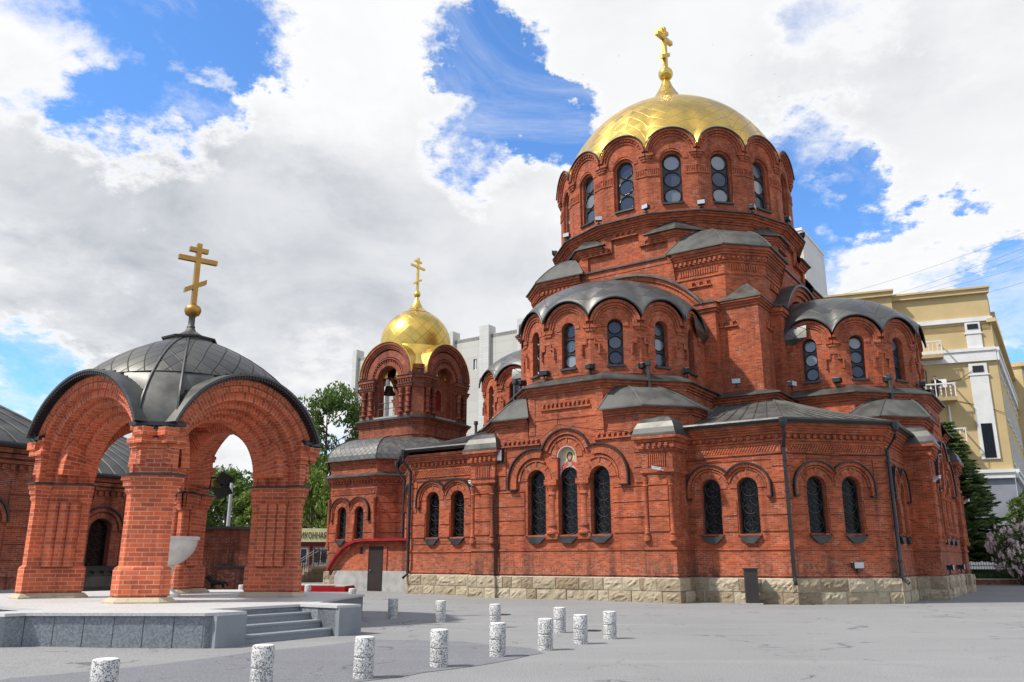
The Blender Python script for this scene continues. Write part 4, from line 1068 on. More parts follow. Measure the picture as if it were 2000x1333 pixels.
for (a, b) in zip(curve[:-1], curve[1:]): m.slab([(a[0], a[1]), (b[0], b[1]), (b[0], b[1]+th), (a[0]-.06, a[1]+th*.7 if a is curve[0] else a[1]+th)], -5.2, .34)
m.build('curved_canopy', M['red_metal'], AN)
m = MB(); m.M = Matrix(((1,0,0,0),(0,-1,0,y0),(0,0,1,0),(0,0,0,1))); m.box(-14.43, -13.37, -.12, .02, .0, 2.35); m.box(-14.36, -13.44, .02, .035, .08, 2.28)
dr = m.build('door', M['door'], AN); h = MB(); h.M = m.M; h.lathe([(.03, 1.08), (.035, 1.1), (.03, 1.12)], 8, -14.28, .08); h.box(-14.3, -14.2, .03, .1, 1.08, 1.11); h.build('handle', M['steel'], dr)
# ------------------------------------------------------------------ sandstone plinth all round
plinth(stone, mort, [(-11.45, -10.9), (-9.95, -c8c), (-5.05, -c8c), (-5.05, -13.95), (-3.75, -13.95), (-3.75, -13.8), (3.75, -13.8), (3.75, -13.95), (5.05, -13.95), (5.05, -c8c), (9.12, -c8c),
                     (12.24, -9.35), (12.24, -5.05), (13.27, -5.05), (13.27, -3.75), (13.12, -3.75), (13.12, 3.75), (13.27, 3.75), (13.27, 5.05), (12.24, 5.05), (12.24, 9.35), (9.12, c8c)])
PL = stone.build('plinth', M['stone'], CH); mort.build('mortar_bed', M['mortar'], PL); stone = MB(); mort = MB()
plinth(stone, mort, [np_[7], np_[0], np_[1], np_[2]])
PL = stone.build('plinth', M['stone'], CH); mort.build('mortar_bed', M['mortar'], PL)
# small fittings
for (x, y, z, rz) in ((12.47*.7071+2.9*.0+1.9, -8.9-1.35, 1.35, -45),):
    fl = floodlight(CH); fl.location = (11.05, -10.72, 1.42); fl.rotation_euler = (0, 0, R(45))
fl = floodlight(CH); fl.location = (13.3, -3.0, 1.3); fl.rotation_euler = (0, 0, R(90))
fl = floodlight(CH); fl.location = (13.3, 1.0, 1.3); fl.rotation_euler = (0, 0, R(90))
def camera_part(loc, rz):
    m = MB(); m.M = Matrix.Rotation(R(-12), 4, 'Y'); m.tube([(-.02, 0, 0), (.34, 0, 0)], .055, 8); m.box(-.05, .38, -.07, .07, .05, .07); m.M = None; m.tube([(0, 0, 0), (-.12, .02, -.05), (-.12, .18, -.05)], .02, 5)
    c = m.build('security_camera', M['white'], CH); c.location = loc; c.rotation_euler = (0, 0, rz); return c
camera_part((4.6, -14.15, 5.18), R(200)); camera_part((-4.95, -14.1, 5.05), R(-70)); camera_part((13.42, -5.2, 5.0), R(-40)); camera_part((13.42, 5.0, 4.6), R(-40))
m = MB(); m.box(-3.62, -3.30, -13.98, -13.80, 6.0, 6.62); lb = m.build('lamp_box', M['black'], CH); m = MB(); m.box(-3.58, -3.34, -13.99, -13.975, 6.08, 6.55); m.build('lens', M['white'], lb)
# cables strung along the walls
m = MB(); m.tube([(-.4, -13.86, 9.3), (-.38, -13.85, 8.2), (-.35, -13.9, 7.5), (1.2, -14.02, 7.15), (3.0, -13.9, 6.9), (3.75, -14.1, 6.55)], .014, 4); m.tube([(-.35, -13.95, 7.42), (-1.2, -14.02, 6.9), (-2.4, -14.0, 6.5), (-3.3, -13.95, 6.4)], .012, 4)
m.tube([(-9.9, -12.56, 5.62), (-7.5, -12.53, 5.58), (-5.05, -12.6, 5.5), (-5.05, -14.02, 5.3), (-3.7, -14.02, 5.3), (-3.62, -13.9, 5.35), (-3.6, -13.87, 2.0)], .018, 4)
m.tube([(5.06, -12.58, 5.60), (7.0, -12.54, 5.64), (9.16, -12.56, 5.7), (10.78, -10.98, 5.62), (12.3, -9.4, 5.7)], .016, 4)
m.tube([(-3.72, -14.0, 5.3), (-3.70, -14.0, .9), (-3.62, -14.05, 0)], .03, 5); m.tube([(-9.9, -12.58, 2.55), (-5.1, -12.54, 2.5), (-5.06, -14.05, 2.5), (-3.75, -14.03, 2.45)], .016, 4)
m.build('cable', M['black'], CH)
# ================================================================== GROUND
def asphalt(name, c, rough=.88):
    m, g, b = new_mat(name); oc = obj_co(g)
    n = g.noise(oc, .16, 6, .6); n2 = g.noise(oc, 1.1, 7, .68); n3 = g.noise(oc, 42, 4, .75); n4 = g.noise(oc, .45, 5, .6, 1.2); n5 = g.noise(oc, 9, 5, .7)
    k = g.mix(g.ramp(n, .3, .7), c4([x*.82 for x in c]), c4([x*1.14 for x in c]))
    k = g.mix(g.ramp(n2, .52, .78, 0, .6), k, c4([x*.66 for x in c])); k = g.mix(g.ramp(n4, .54, .70, 0, .45), k, c4([x*1.32 for x in c]))
    k = g.mix(g.ramp(n5, .56, .72, 0, .3), k, c4([x*.62 for x in c])); k = g.mix(g.ramp(n5, .40, .26, 0, .4), k, c4([x*1.3 for x in c]))
    k = g.mix(g.ramp(n3, .3, .75, 0, .9), k, c4([x*1.6 for x in c])); k = g.mix(g.ramp(n3, .62, .36, 0, .6), k, c4([x*.5 for x in c]))
    # trodden and driven streaks
    mp = g.node('ShaderNodeMapping'); mp.inputs['Scale'].default_value = (.09, .8, 1); mp.inputs['Rotation'].default_value = (0, 0, .25); g.link(oc, mp.inputs['Vector']); ns = g.noise(mp.outputs[0], 1, 5, .6)
    k = g.mix(g.ramp(ns, .55, .72, 0, .4), k, c4([x*1.4 for x in c])); k = g.mix(g.ramp(ns, .42, .30, 0, .35), k, c4([x*.7 for x in c]))
    # hairline cracks
    nn = g.node('ShaderNodeTexNoise'); nn.inputs['Scale'].default_value = .6; nn.inputs['Detail'].default_value = 6; g.link(oc, nn.inputs['Vector'])
    for sc_, wd in ((.13, .008), (.34, .007)):
        v = g.node('ShaderNodeTexVoronoi', feature='DISTANCE_TO_EDGE'); v.inputs['Scale'].default_value = sc_
        w = g.node('ShaderNodeVectorMath', operation='MULTIPLY_ADD'); g.link(nn.outputs['Color'], w.inputs[0]); w.inputs[1].default_value = (3.2, 3.2, 0); g.link(oc, w.inputs[2]); g.link(w.outputs[0], v.inputs['Vector'])
        k = g.mix(g.math('MULTIPLY', g.ramp(v.outputs['Distance'], 0, wd, .9, 0), g.ramp(n4, .46, .58)), k, c4([x*.38 for x in c]))
    # gum, oil and paint specks
    v = g.node('ShaderNodeTexVoronoi'); v.inputs['Scale'].default_value = 1.1; g.link(oc, v.inputs['Vector']); sp = g.node('ShaderNodeSeparateColor'); g.link(v.outputs['Color'], sp.inputs[0])
    spot = g.math('MULTIPLY', g.ramp(v.outputs['Distance'], .03, .055, 1, 0), g.ramp(sp.outputs[0], .6, .62)); k = g.mix(g.math('MULTIPLY', spot, .55), k, c4([x*.45 for x in c]))
    g.link(k, b.inputs['Base Color']); b.inputs['Roughness'].default_value = rough; b.inputs['Specular IOR Level'].default_value = .3
    bump(g, b, g.math('ADD', g.math('MULTIPLY', n3, 1.4), g.math('MULTIPLY', n2, 2)), .45, .012); return m
M['asphalt'] = asphalt('grey_asphalt', (.215, .214, .210)); M['asphalt2'] = asphalt('darker_asphalt', (.155, .156, .166))
def gz(x, y):      # the yard rises a little behind the church and beside the pavilion
    a = max(0., min(1., (x-18)/14))*max(0., min(1., (y-38)/16)); b = max(0., min(1., (-x-7.0)/5))*max(0., min(1., (y-8)/8))*max(0., 1-max(0, y-26)/20)
    c = max(0., min(1., (y-50)/20))*max(0., min(1., (-x-4)/6))
    return .32*a+.10*b+.25*c
m = MB(); xs = [-900, -300, -120, -60]+[-45+i*2.5 for i in range(37)]+[60, 120, 300, 900]; ys = [-60, -20, -5]+[i*2.5 for i in range(33)]+[95, 120, 200, 400, 1200]
for i in range(len(xs)-1):
    for j in range(len(ys)-1):
        m.face([(x, y, gz(x, y)) for x, y in ((xs[i], ys[j]), (xs[i+1], ys[j]), (xs[i+1], ys[j+1]), (xs[i], ys[j+1]))], None, True)
tag(m.build('ground', M['asphalt']), None, None, None, 'structure')
m = MB()   # relaid darker strip around the pavilion steps
rb = random.Random(5)
def ragged(pts, amp=.05, step=.5):
    out = []
    for a, b in zip(pts, pts[1:]+pts[:1]):
        a, b = Vector(a), Vector(b); n = max(1, int((b-a).length/step))
        for i in range(n): q = a.lerp(b, i/n); out.append((q.x+rb.uniform(-amp, amp), q.y+rb.uniform(-amp, amp)))
    return out
m.face([(x, y, gz(x, y)+.006) for x, y in ragged([(-7.6, 9.9), (-3.4, 11.0), (-1.6, 12.6), (-.2, 14.3), (.55, 15.7), (.3, 16.6), (-1.0, 17.9), (-2.9, 18.3), (-4.6, 15.9), (-5.6, 14.0), (-7.0, 12.4)])])
tag(m.build('asphalt_patch', M['asphalt2']), None, None, None, 'structure')
m = MB(); m.face([(x, y, .0105) for x, y in ngon(.32, 16, -.35, 26.6)]); tag(m.build('manhole_cover', M['iron']), 'dark iron manhole cover set flush in the grey asphalt', 'manhole cover')
m = MB(); m.face([(x, y, .0105) for x, y in ngon(.22, 14, 1.9, 20.6)]); tag(m.build('drain_cover', M['iron']), 'small dark drain cover set in asphalt near the last back bollard', 'drain cover')

# ================================================================== BOLLARDS
def terrazzo():
    mt, g, b = new_mat('black_and_white_terrazzo'); oc = obj_co(g)
    d = g.node('ShaderNodeTexNoise'); d.inputs['Scale'].default_value = 50; d.inputs['Detail'].default_value = 2; g.link(oc, d.inputs['Vector'])
    v = g.node('ShaderNodeTexVoronoi', feature='DISTANCE_TO_EDGE'); v.inputs['Scale'].default_value = 68; w = g.node('ShaderNodeVectorMath', operation='MULTIPLY_ADD'); g.link(d.outputs['Color'], w.inputs[0]); w.inputs[1].default_value = (.03, .03, .03); g.link(oc, w.inputs[2]); g.link(w.outputs[0], v.inputs['Vector'])
    v2 = g.node('ShaderNodeTexVoronoi'); v2.inputs['Scale'].default_value = 68; g.link(w.outputs[0], v2.inputs['Vector'])
    sp = g.node('ShaderNodeSeparateColor'); g.link(v2.outputs['Color'], sp.inputs[0])
    n = g.noise(oc, 5, 3); f = g.math('MULTIPLY', g.ramp(v.outputs['Distance'], .05, .10), g.ramp(sp.outputs[0], .50, .54))
    k = g.mix(f, (.56, .545, .52, 1), (.035, .035, .037, 1)); k = g.mix(g.ramp(n, .5, .8, 0, .35), k, (.35, .33, .30, 1))
    g.link(k, b.inputs['Base Color']); b.inputs['Roughness'].default_value = .7; bump(g, b, v.outputs['Distance'], .4, .01); return mt
M['terrazzo'] = terrazzo(); M['cap_white'] = plain('worn_white_top', (.66, .64, .61), .8, .2, 9, .18)
def bollard():
    o = thing('bollard', '', 'bollard', group='speckled terrazzo bollards in front of the cathedral')
    m = MB(); r = .142
    m.lathe([(r, -.05), (r, .065), (r-.014, .075), (r-.014, .085), (r, .095), (r, .265), (r-.014, .275), (r-.014, .288), (r, .298), (r, .535), (r-.012, .552)], 28)
    m.build('post', M['terrazzo'], o); t = MB(); t.lathe([(r-.012, .552), (r-.03, .557), (0, .558)], 28); t.build('top', M['cap_white'], o); return o
BOL = [((-4.47, 9.71), 'speckled bollard farthest left, cut by the bottom edge, before the granite platform'), ((-3.19, 11.27), 'speckled bollard cut by the bottom edge of the picture below the granite steps'),
 ((-2.10, 12.47), 'leftmost whole speckled bollard in the near row, right of the granite steps'), ((-1.14, 13.75), 'speckled bollard fourth from the left in the near row, on dark asphalt'),
 ((-.25, 15.17), 'speckled bollard in the near row that partly hides a farther one behind it'), ((.62, 16.27), 'speckled bollard in the near row just left of the overlapping back-row bollard'),
 ((1.37, 17.44), 'speckled bollard last but one at the right end of the near row'), ((2.08, 18.56), 'speckled bollard at the far right end of the near row'),
 ((-3.40, 24.79), 'speckled bollard first in the back row beside the granite cheek block'), ((-1.92, 23.37), 'speckled bollard second in the back row, below the left transept pier'),
 ((-.42, 21.61), 'speckled bollard in the back row half hidden behind a nearer one'), ((1.10, 20.1), 'speckled bollard at the right end of the back row, close to the near row'),
 ((-6.2, 33.5), 'bollard whose top peeks over the granite cheek block before the cellar door'), ((-9.0, 38.0), 'bollard whose top peeks out right of the foot of the right pavilion pillar'), ((-11.6, 37.0), 'bollard whose top peeks out left of the foot of the right pavilion pillar')]
b0 = bollard()
for i, ((x, y), lab) in enumerate(BOL):
    o = b0 if i == 0 else dup(b0, None)
    o['label'] = lab; o.location = (x, y, gz(x, y)); o.rotation_euler = (rb.uniform(-.012, .012), rb.uniform(-.012, .012), rb.uniform(0, 6))
# brown metal box against the plinth
o = thing('utility_box', 'tall narrow brown metal utility box standing against the sandstone plinth of the church', 'utility box', (9.1, 32.75, 0), R(-10))
m = MB(); m.prism([(-.24, -.2), (.24, -.2), (.24, .2), (-.24, .2)], 0, 1.28); m.build('cabinet', M['door'], o)
m = MB(); m.prism([(-.28, -.24), (.28, -.24), (.28, .24), (-.28, .24)], 1.281, 1.33); m.build('lid', M['door'], o)
m = MB(); m.box(-.36, .36, -.34, .3, -.02, .05); m.build('base', M['concrete'], o)

# ================================================================== GRANITE PLATFORM AND PAVILION (same orientation as the church)
PV = thing('pavilion', 'open red brick pavilion with stepped arches, dark sheet-metal dome and a gilded cross', 'pavilion', (-9.53, 23.61, .64), R(-34)); PV.scale = (1.09, 1, 1)
def granite(name, c, rough=.6, sc_=60):
    mt, g, b = new_mat(name); oc = obj_co(g); n = g.noise(oc, sc_, 3, .7); n2 = g.noise(oc, 1.2, 5, .6); n3 = g.noise(oc, 2.0, 4, .5, 2)
    k = g.mix(g.ramp(n, .35, .65), c4([x*.72 for x in c]), c4([x*1.28 for x in c])); k = g.mix(g.ramp(n2, .5, .75, 0, .45), k, c4([x*.62 for x in c]))
    g.link(k, b.inputs['Base Color']); b.inputs['Roughness'].default_value = rough; bump(g, b, n, .3, .01); return mt
M['granite'] = granite('grey_granite', (.22, .235, .25)); M['granite_rough'] = granite('rough_dark_granite', (.185, .197, .212), .8, 22); M['slab'] = granite('pale_granite_paving', (.47, .46, .44), .55)
PT = thing('platform', 'low grey granite platform with steps and cheek blocks carrying the brick pavilion', 'platform', (-9.5, 23.5, 0), R(-34))
E1 = (4.06, -5.62); E2 = (6.95, -3.75)
s0, s1, s2_, s3 = -3.6, -2.95, -.40, .25       # cheek, stair, cheek along y on the +x side
outl = [(-3.0, -6.9), (-3.0, -7.0), (E1[0], E1[1]), (E2[0], E2[1]), (6.95, s0), (7.05, s1), (5.85, s1), (5.85, s2_), (7.05, s2_), (7.05, s3), (6.6, 3.0), (3.0, 6.6), (-3.0, 6.6), (-6.6, 3.0), (-6.6, -3.0)]
sS = [(.2, -5.95), (.85, -5.95), (.85, -4.8), (3.32, -4.8), (3.32, -5.95), (4.02, -5.95)]
outl = [(-6.6, -3.6), (-3.4, -5.95)]+sS+[E1, E2, (6.98, s0), (7.05, s1), (5.85, s1), (5.85, s2_), (7.05, s2_), (7.05, s3), (5.7, s3), (4.35, 2.3), (3.2, 4.4), (-3.0, 5.4), (-5.8, 3.0)]
rw = MB(); n = len(outl)
for i in range(n):
    a, b = Vector(outl[i]), Vector(outl[(i+1) % n]); L = (b-a).length; F = frame(a, b); rw.M = F
    big = L > 2.6; k = max(1, round(L/.62)) if big else 1
    for j in range(k): rw.pillow(L*j/k+.003, L*(j+1)/k-.003, -.2, rb.uniform(.0, .012) if big else .02, -.2, .585, .012)
rw.M = None; rw.build('facing', M['granite_rough'], PT)
m = MB(); m.prism(offset(outl, .05, True), .585, .64, True, True); m.build('paving', M['slab'], PT)
for base, sw in (((5.85, s1, s2_), 0), ((4.8, .85, 3.32), 1)):
    m = MB()
    for k in range(3):
        x0 = base[0]; x1 = x0+.36*(3-k); z = .16*(k+1)
        if not sw: m.box(x0-.1, x1, base[1], base[2], z-.16 if k else -.2, z-.045); m.box(x0-.1, x1+.025, base[1], base[2], z-.045, z)
        else: m.box(base[1], base[2], -x1, -x0+.1, z-.16 if k else -.2, z-.045); m.box(base[1], base[2], -x1-.025, -x0+.1, z-.045, z)
    m.build('steps', M['granite'], PT)
for (x, y, a, b) in ((6.78, -3.27, .62, .7), (6.78, -.07, .62, .7), (3.68, -5.68, .7, .65), (.52, -5.68, .7, .65)):
    m = MB(); m.box(x-a/2, x+a/2+ (.06 if a < .65 else 0), y-b/2-(.06 if a > .65 else 0), y+b/2, -.2, .587); m.build('cheek_block', M['granite'], PT)

A_ = 2.70; cch = 2.14; zl = 2.98       # ledge height above the platform
pb = MB(); zc = 3.22
ORD = [(2.47, 2.75), (2.14, 2.54), (1.92, 2.30), (1.74, 2.06), (1.61, 1.84), (1.47, 1.64)]
hw = MB()
for k in range(4):
    F = Matrix.Rotation(k*PI/2, 4, 'Z') @ frame_c((0, 0), -90); pb.M = F
    for i in range(len(ORD)-1):
        ro, d0 = ORD[i]; ri = ORD[i+1][0]; d1 = ORD[i+1][1]
        yb = 1.42 if i == len(ORD)-2 else d1-.05
        n = 28
        if i == 0:       # outer order dies into the corner pier
            pb.arc(0, zc, ri, ri+.16, yb, d0-.06, 0, 180, n); pb.arc(0, zc, ri+.17, ro, yb, d0, 26, 154, n)
        else: pb.arc(0, zc, ri, ro, yb, d0, 0, 180, n)
        # stilted part down to the ledge
        for s2 in (-1, 1): pb.box(min(s2*ri, s2*min(ro, cch)), max(s2*ri, s2*min(ro, cch)), yb, d0, zl, zc)
    # spandrel behind the outer order
    pb.arc(0, zc, 1.46, 2.4, 1.40, 1.64, 0, 180, 24, True)
    # impost corbels at the ends of the label
    for s2 in (-1, 1):
        pb.box(min(s2*2.12, s2*2.42), max(s2*2.12, s2*2.42), 2.2, 2.80, 3.72, 3.9); pb.box(min(s2*2.12, s2*2.5), max(s2*2.12, s2*2.5), 2.2, 2.84, 3.9, 4.1)
pb.M = None
ARC_ = pb.build('arches', M['brick_new'], PV)
def corner_poly(o=0., inner=1.55):
    # plan of a corner pier in the (+x,-y) corner, counter-clockwise
    A = A_+o; c = cch-o*.0
    return [(1.45, -1.48), (1.45, -1.66), (1.95, -2.32), (1.95, -A), (c, -A), (A, -c), (A, -1.95), (2.32, -1.95), (1.66, -1.45), (1.48, -1.45)]
for k in range(4):
    p = MB(); p.M = Matrix.Rotation(k*PI/2, 4, 'Z')
    p.sweep(corner_poly(), [(0, .1), (0, zl)], True)
    # upper pier above the ledge
    up = [(1.95, -A_+.02), (cch, -A_+.02), (A_-.02, -cch), (A_-.02, -1.95), (1.8, -1.8)]
    p.sweep([(1.95, -2.4), (1.95, -A_-.0), (cch, -A_-.0), (A_+.0, -cch), (A_+.0, -1.95), (2.4, -1.95)], [(0, zl), (0, 3.62), (.05, 3.62), (.05, 3.72), (.10, 3.72), (.10, 3.84), (.03, 3.9), (.03, 4.05), (.07, 4.05), (.07, 4.2)])
    # capital under the ledge
    cp = corner_poly(); ext = [(1.95, -2.36), (1.95, -A_), (cch, -A_), (A_, -cch), (A_, -1.95), (2.36, -1.95)]
    p.sweep(ext, [(0, 2.5), (.04, 2.56), (.04, 2.66), (.08, 2.7), (.08, 2.8), (.12, 2.84), (.12, zl-.02)])
    for e2 in ([(1.45, -1.48), (1.45, -1.66), (1.95, -2.32)], [(2.32, -1.95), (1.66, -1.45), (1.48, -1.45)]):
        p.sweep(e2, [(.04, 2.45), (.06, 2.5), (.06, 2.72), (.09, 2.76), (.09, zl-.02)])
    # base
    p.sweep(corner_poly(), [(.075, .16), (.075, .74), (.055, .80), (0, .84)], True)
    p.sweep(corner_poly(), [(.045, .08), (.045, .17)], True)
    # three engaged shafts in each splay
    for (ax, ay), (bx, by) in (((1.44, -1.75), (1.89, -2.35)), ((2.35, -1.89), (1.75, -1.44))):
        for t in (.17, .5, .83): p.lathe([(.135, .80), (.135, 2.5)], 14, ax+(bx-ax)*t, ay+(by-ay)*t)
    po = p.build('pillar', M['brick_new'], PV)
    m = MB(); m.M = p.M; m.sweep(corner_poly(), [(.20, -.01), (.20, .035), (.10, .13), (.02, .13)], True); m.build('stone_base', M['stone'], po)
    m = MB(); m.M = p.M; m.sweep([(1.44, -1.44), (1.44, -1.67), (1.94, -2.33)]+[(1.94, -A_-.02), (cch, -A_-.02), (A_+.02, -cch), (A_+.02, -1.94)]+[(2.33, -1.94), (1.67, -1.44), (1.44, -1.44)], [(0, zl-.02), (.15, zl-.03), (.15, zl+.01), (-.05, zl+.05)])
    m.build('ledge', M['black_metal'], po)
# dome: eight panels, wide ones over the arches and narrow ones over the piers
rf = MB(); zb = 4.22; Hd = 3.12
def prof(t): return max(0, 1-(math.sin(t*PI/2)**1.05)**2.15)**.78
bp_ = [(-cch-.08, -A_-.13), (cch+.08, -A_-.13), (A_+.13, -cch-.08), (A_+.13, cch+.08), (cch+.08, A_+.13), (-cch-.08, A_+.13), (-A_-.13, cch+.08), (-A_-.13, -cch-.08)]
NRr = 44; top = .13
def dp(p, t):
    p = Vector((p[0], p[1])); ed = min((p-Vector(b)).length for b in bp_)
    if ed > .02 and min(abs(p.x), abs(p.y)) < 2.19 and max(abs(p.x), abs(p.y)) > 2.8: k_ = 1-.15*min(1, ed*9)*max(0, 1-t*2.2); p = Vector((p.x*(k_ if abs(p.x) > abs(p.y) else 1), p.y*(k_ if abs(p.y) > abs(p.x) else 1)))
    u_ = min(1, t/.42); u_ = u_*u_*(3-2*u_); p = p.lerp(p*(3.32/p.length), u_)
    s = prof(t)*(1-top*.0); s = max(s, .14); return (p[0]*s, p[1]*s, zb+Hd*math.sin(t*PI/2)**1.05)
for i in range(8):
    a, b = Vector(bp_[i]), Vector(bp_[(i+1) % 8]); m_ = 28 if (a-b).length > 2 else 4
    for k in range(NRr):
        t0, t1 = k/NRr, (k+1)/NRr
        for j in range(m_):
            p0, p1 = a.lerp(b, j/m_), a.lerp(b, (j+1)/m_)
            W = (a-b).length
            uvp = lambda jj, t: (((jj/m_-.5)*W*prof(t)/.46), t*3.9/.46)
            lowp = t1 < .42
            if m_ == 28:
                q = [dp(p0, t0), dp(p1, t0), dp(p1, t1), dp(p0, t1)]; ax_ = 0 if i % 4 == 0 else 1
                if sum(math.hypot(v[ax_], v[2]-zc) for v in q)/4 < 2.6: continue
            rf.m = 1 if t1 <= .33 else 0
            rf.face([dp(p0, t0), dp(p1, t0), dp(p1, t1), dp(p0, t1)], [uvp(j, t0), uvp(j+1, t0), uvp(j+1, t1), uvp(j, t1)], True)
RF2 = rf.build('dome_roof', [M['lead_dia'], M['roof']], PV)
m = MB()
for k in range(4):
    m.M = Matrix.Rotation(k*PI/2, 4, 'Z') @ frame_c((0, 0), -90); r = 2.58
    for i in range(30):
        a0, a1 = R(23+134*i/30), R(23+134*(i+1)/30); f = lambda a, y, rr: (rr*math.cos(a), y, zc+rr*math.sin(a))
        i0, i1 = [max(1.2, abs(r*math.cos(q_))-.06) for q_ in (a0, a1)]; m.face([f(a0, 3.0, r), f(a1, 3.0, r), f(a1, i1, r+.12*(3-i1)/1.8), f(a0, i0, r+.12*(3-i0)/1.8)], None, True); m.face([f(a0, 2.7, r-.10), f(a1, 2.7, r-.10), f(a1, 3.0, r-.06), f(a0, 3.0, r-.06)]); m.face([f(a0, 3.0, r-.06), f(a1, 3.0, r-.06), f(a1, 3.0, r), f(a0, 3.0, r)])
    for s2 in (-1, 1):     # drip ends
        pass
m.M = None
m.build('arch_roof', M['roof'], RF2)
m = MB()
for k in range(4):
    m.M = Matrix.Rotation(k*PI/2, 4, 'Z') @ frame_c((0, 0), -90)
    for i in range(62):
        a = R(25+130*i/61); rr = 2.49; m.box(rr*math.cos(a)-.03, rr*math.cos(a)+.03, 2.74, 2.97, zc+rr*math.sin(a)-.04, zc+rr*math.sin(a)+.04)
    m.M = Matrix.Rotation(k*PI/2, 4, 'Z')
    m.sweep([(1.95, -A_-.0), (cch, -A_-.0), (A_, -cch), (A_, -1.95)], [(.02, 4.15), (.16, 4.15), (.16, 4.24), (.0, 4.3)])
    for i in range(8): q = Vector((cch, -A_)).lerp(Vector((A_, -cch)), (i+.5)/8)+Vector((.09, -.09)); m.box(q.x-.03, q.x+.03, q.y-.03, q.y+.03, 4.05, 4.15)
m.M = None; m.build('eave_trim', M['black_metal'], RF2)
m = MB()
for i in range(8):
    pts = [dp(bp_[i], t/14) for t in range(14)]
    m.tube([(p[0]*1.004, p[1]*1.004, p[2]+.015) for p in pts], .03, 5)
ring = []
for i in range(8):
    for j in range(6): q = Vector(bp_[i]).lerp(Vector(bp_[(i+1) % 8]), j/6); d = dp(q, .3182); ring.append((d[0]*1.003, d[1]*1.003, d[2]+.01))
m.tube(ring, .018, 4, True)
m.build('roof_rib', M['trim'], RF2)
m = MB(); z0 = zb+Hd-.24
m.prism(ngon(.70, 8, 0, 0, 22.5), z0-.1, z0+.14); m.sweep(ngon(.76, 8, 0, 0, 22.5), [(0, z0+.10), (.02, z0+.15), (-.34, z0+.26), (-.55, z0+.42), (-.64, z0+.62)], True)
m.lathe([(.12, z0+.55), (.09, z0+.62), (.09, z0+.86), (.11, z0+.9)], 12)
FN = m.build('lantern_cap', M['roof'], PV)
m = MB(); zz_ = z0+1.07; m.lathe([(.09, zz_-.19), (.19, zz_-.13), (.235, zz_-.03), (.235, zz_+.04), (.20, zz_+.12), (.10, zz_+.19), (.06, zz_+.22)], 16); m.build('ball', M['bronze'], FN); CX = cross('cross', FN, M['bronze'], zz_+.17, 1.95, 1.12, .14); CX.rotation_euler.z = R(-19)
m = MB(); m.lathe([(0.01, 5.6), (1.0, 5.4), (1.6, 4.9), (1.5, 4.72)], 24); m.build('vault', M['brick_new'], PV)
# black floodlights clamped to the back pillar
fo = thing('floodlight', 'pair of black floodlights clamped to the ledge of the back pavilion pillar', 'floodlight', (-9.30, 25.45, 3.75), R(30))
m = MB(); m.box(-.12, .5, -.05, .05, -.06, 0); m.tube([(.1, 0, 0), (.12, 0, .3), (.55, 0, .3), (.6, 0, -.35), (.2, 0, -.85)], .035, 6); m.build('bracket', M['iron'], fo)
for z, s in ((.28, 1), (-.12, -1)):
    m = MB(); m.M = Matrix.Translation((.45, 0, z)) @ Matrix.Rotation(R(30*s), 4, 'Y'); m.box(-.14, .2, -.2, .2, -.16, .16); m.box(.2, .24, -.22, .22, -.18, .18); m.build('lamp_head', M['black'], fo)
# marble font
fo = thing('font_bowl', 'white marble font bowl on a stem standing inside the brick pavilion', 'font', (-9.46, 23.45, .64))
m = MB(); m.lathe([(.20, .82), (.30, .86), (.50, 1.00), (.66, 1.18), (.74, 1.38), (.75, 1.50), (.80, 1.52), (.80, 1.60), (.74, 1.60), (.62, 1.42), (.0, 1.15)], 28)
mb_ = plain('veined_white_marble', (.62, .60, .56), .5, .4, 1.6, .2); m.build('bowl', mb_, fo)
m = MB(); m.lathe([(.42, 0), (.42, .1), (.3, .16), (.16, .28), (.15, .6), (.22, .82)], 20); m.build('stem', mb_, fo)
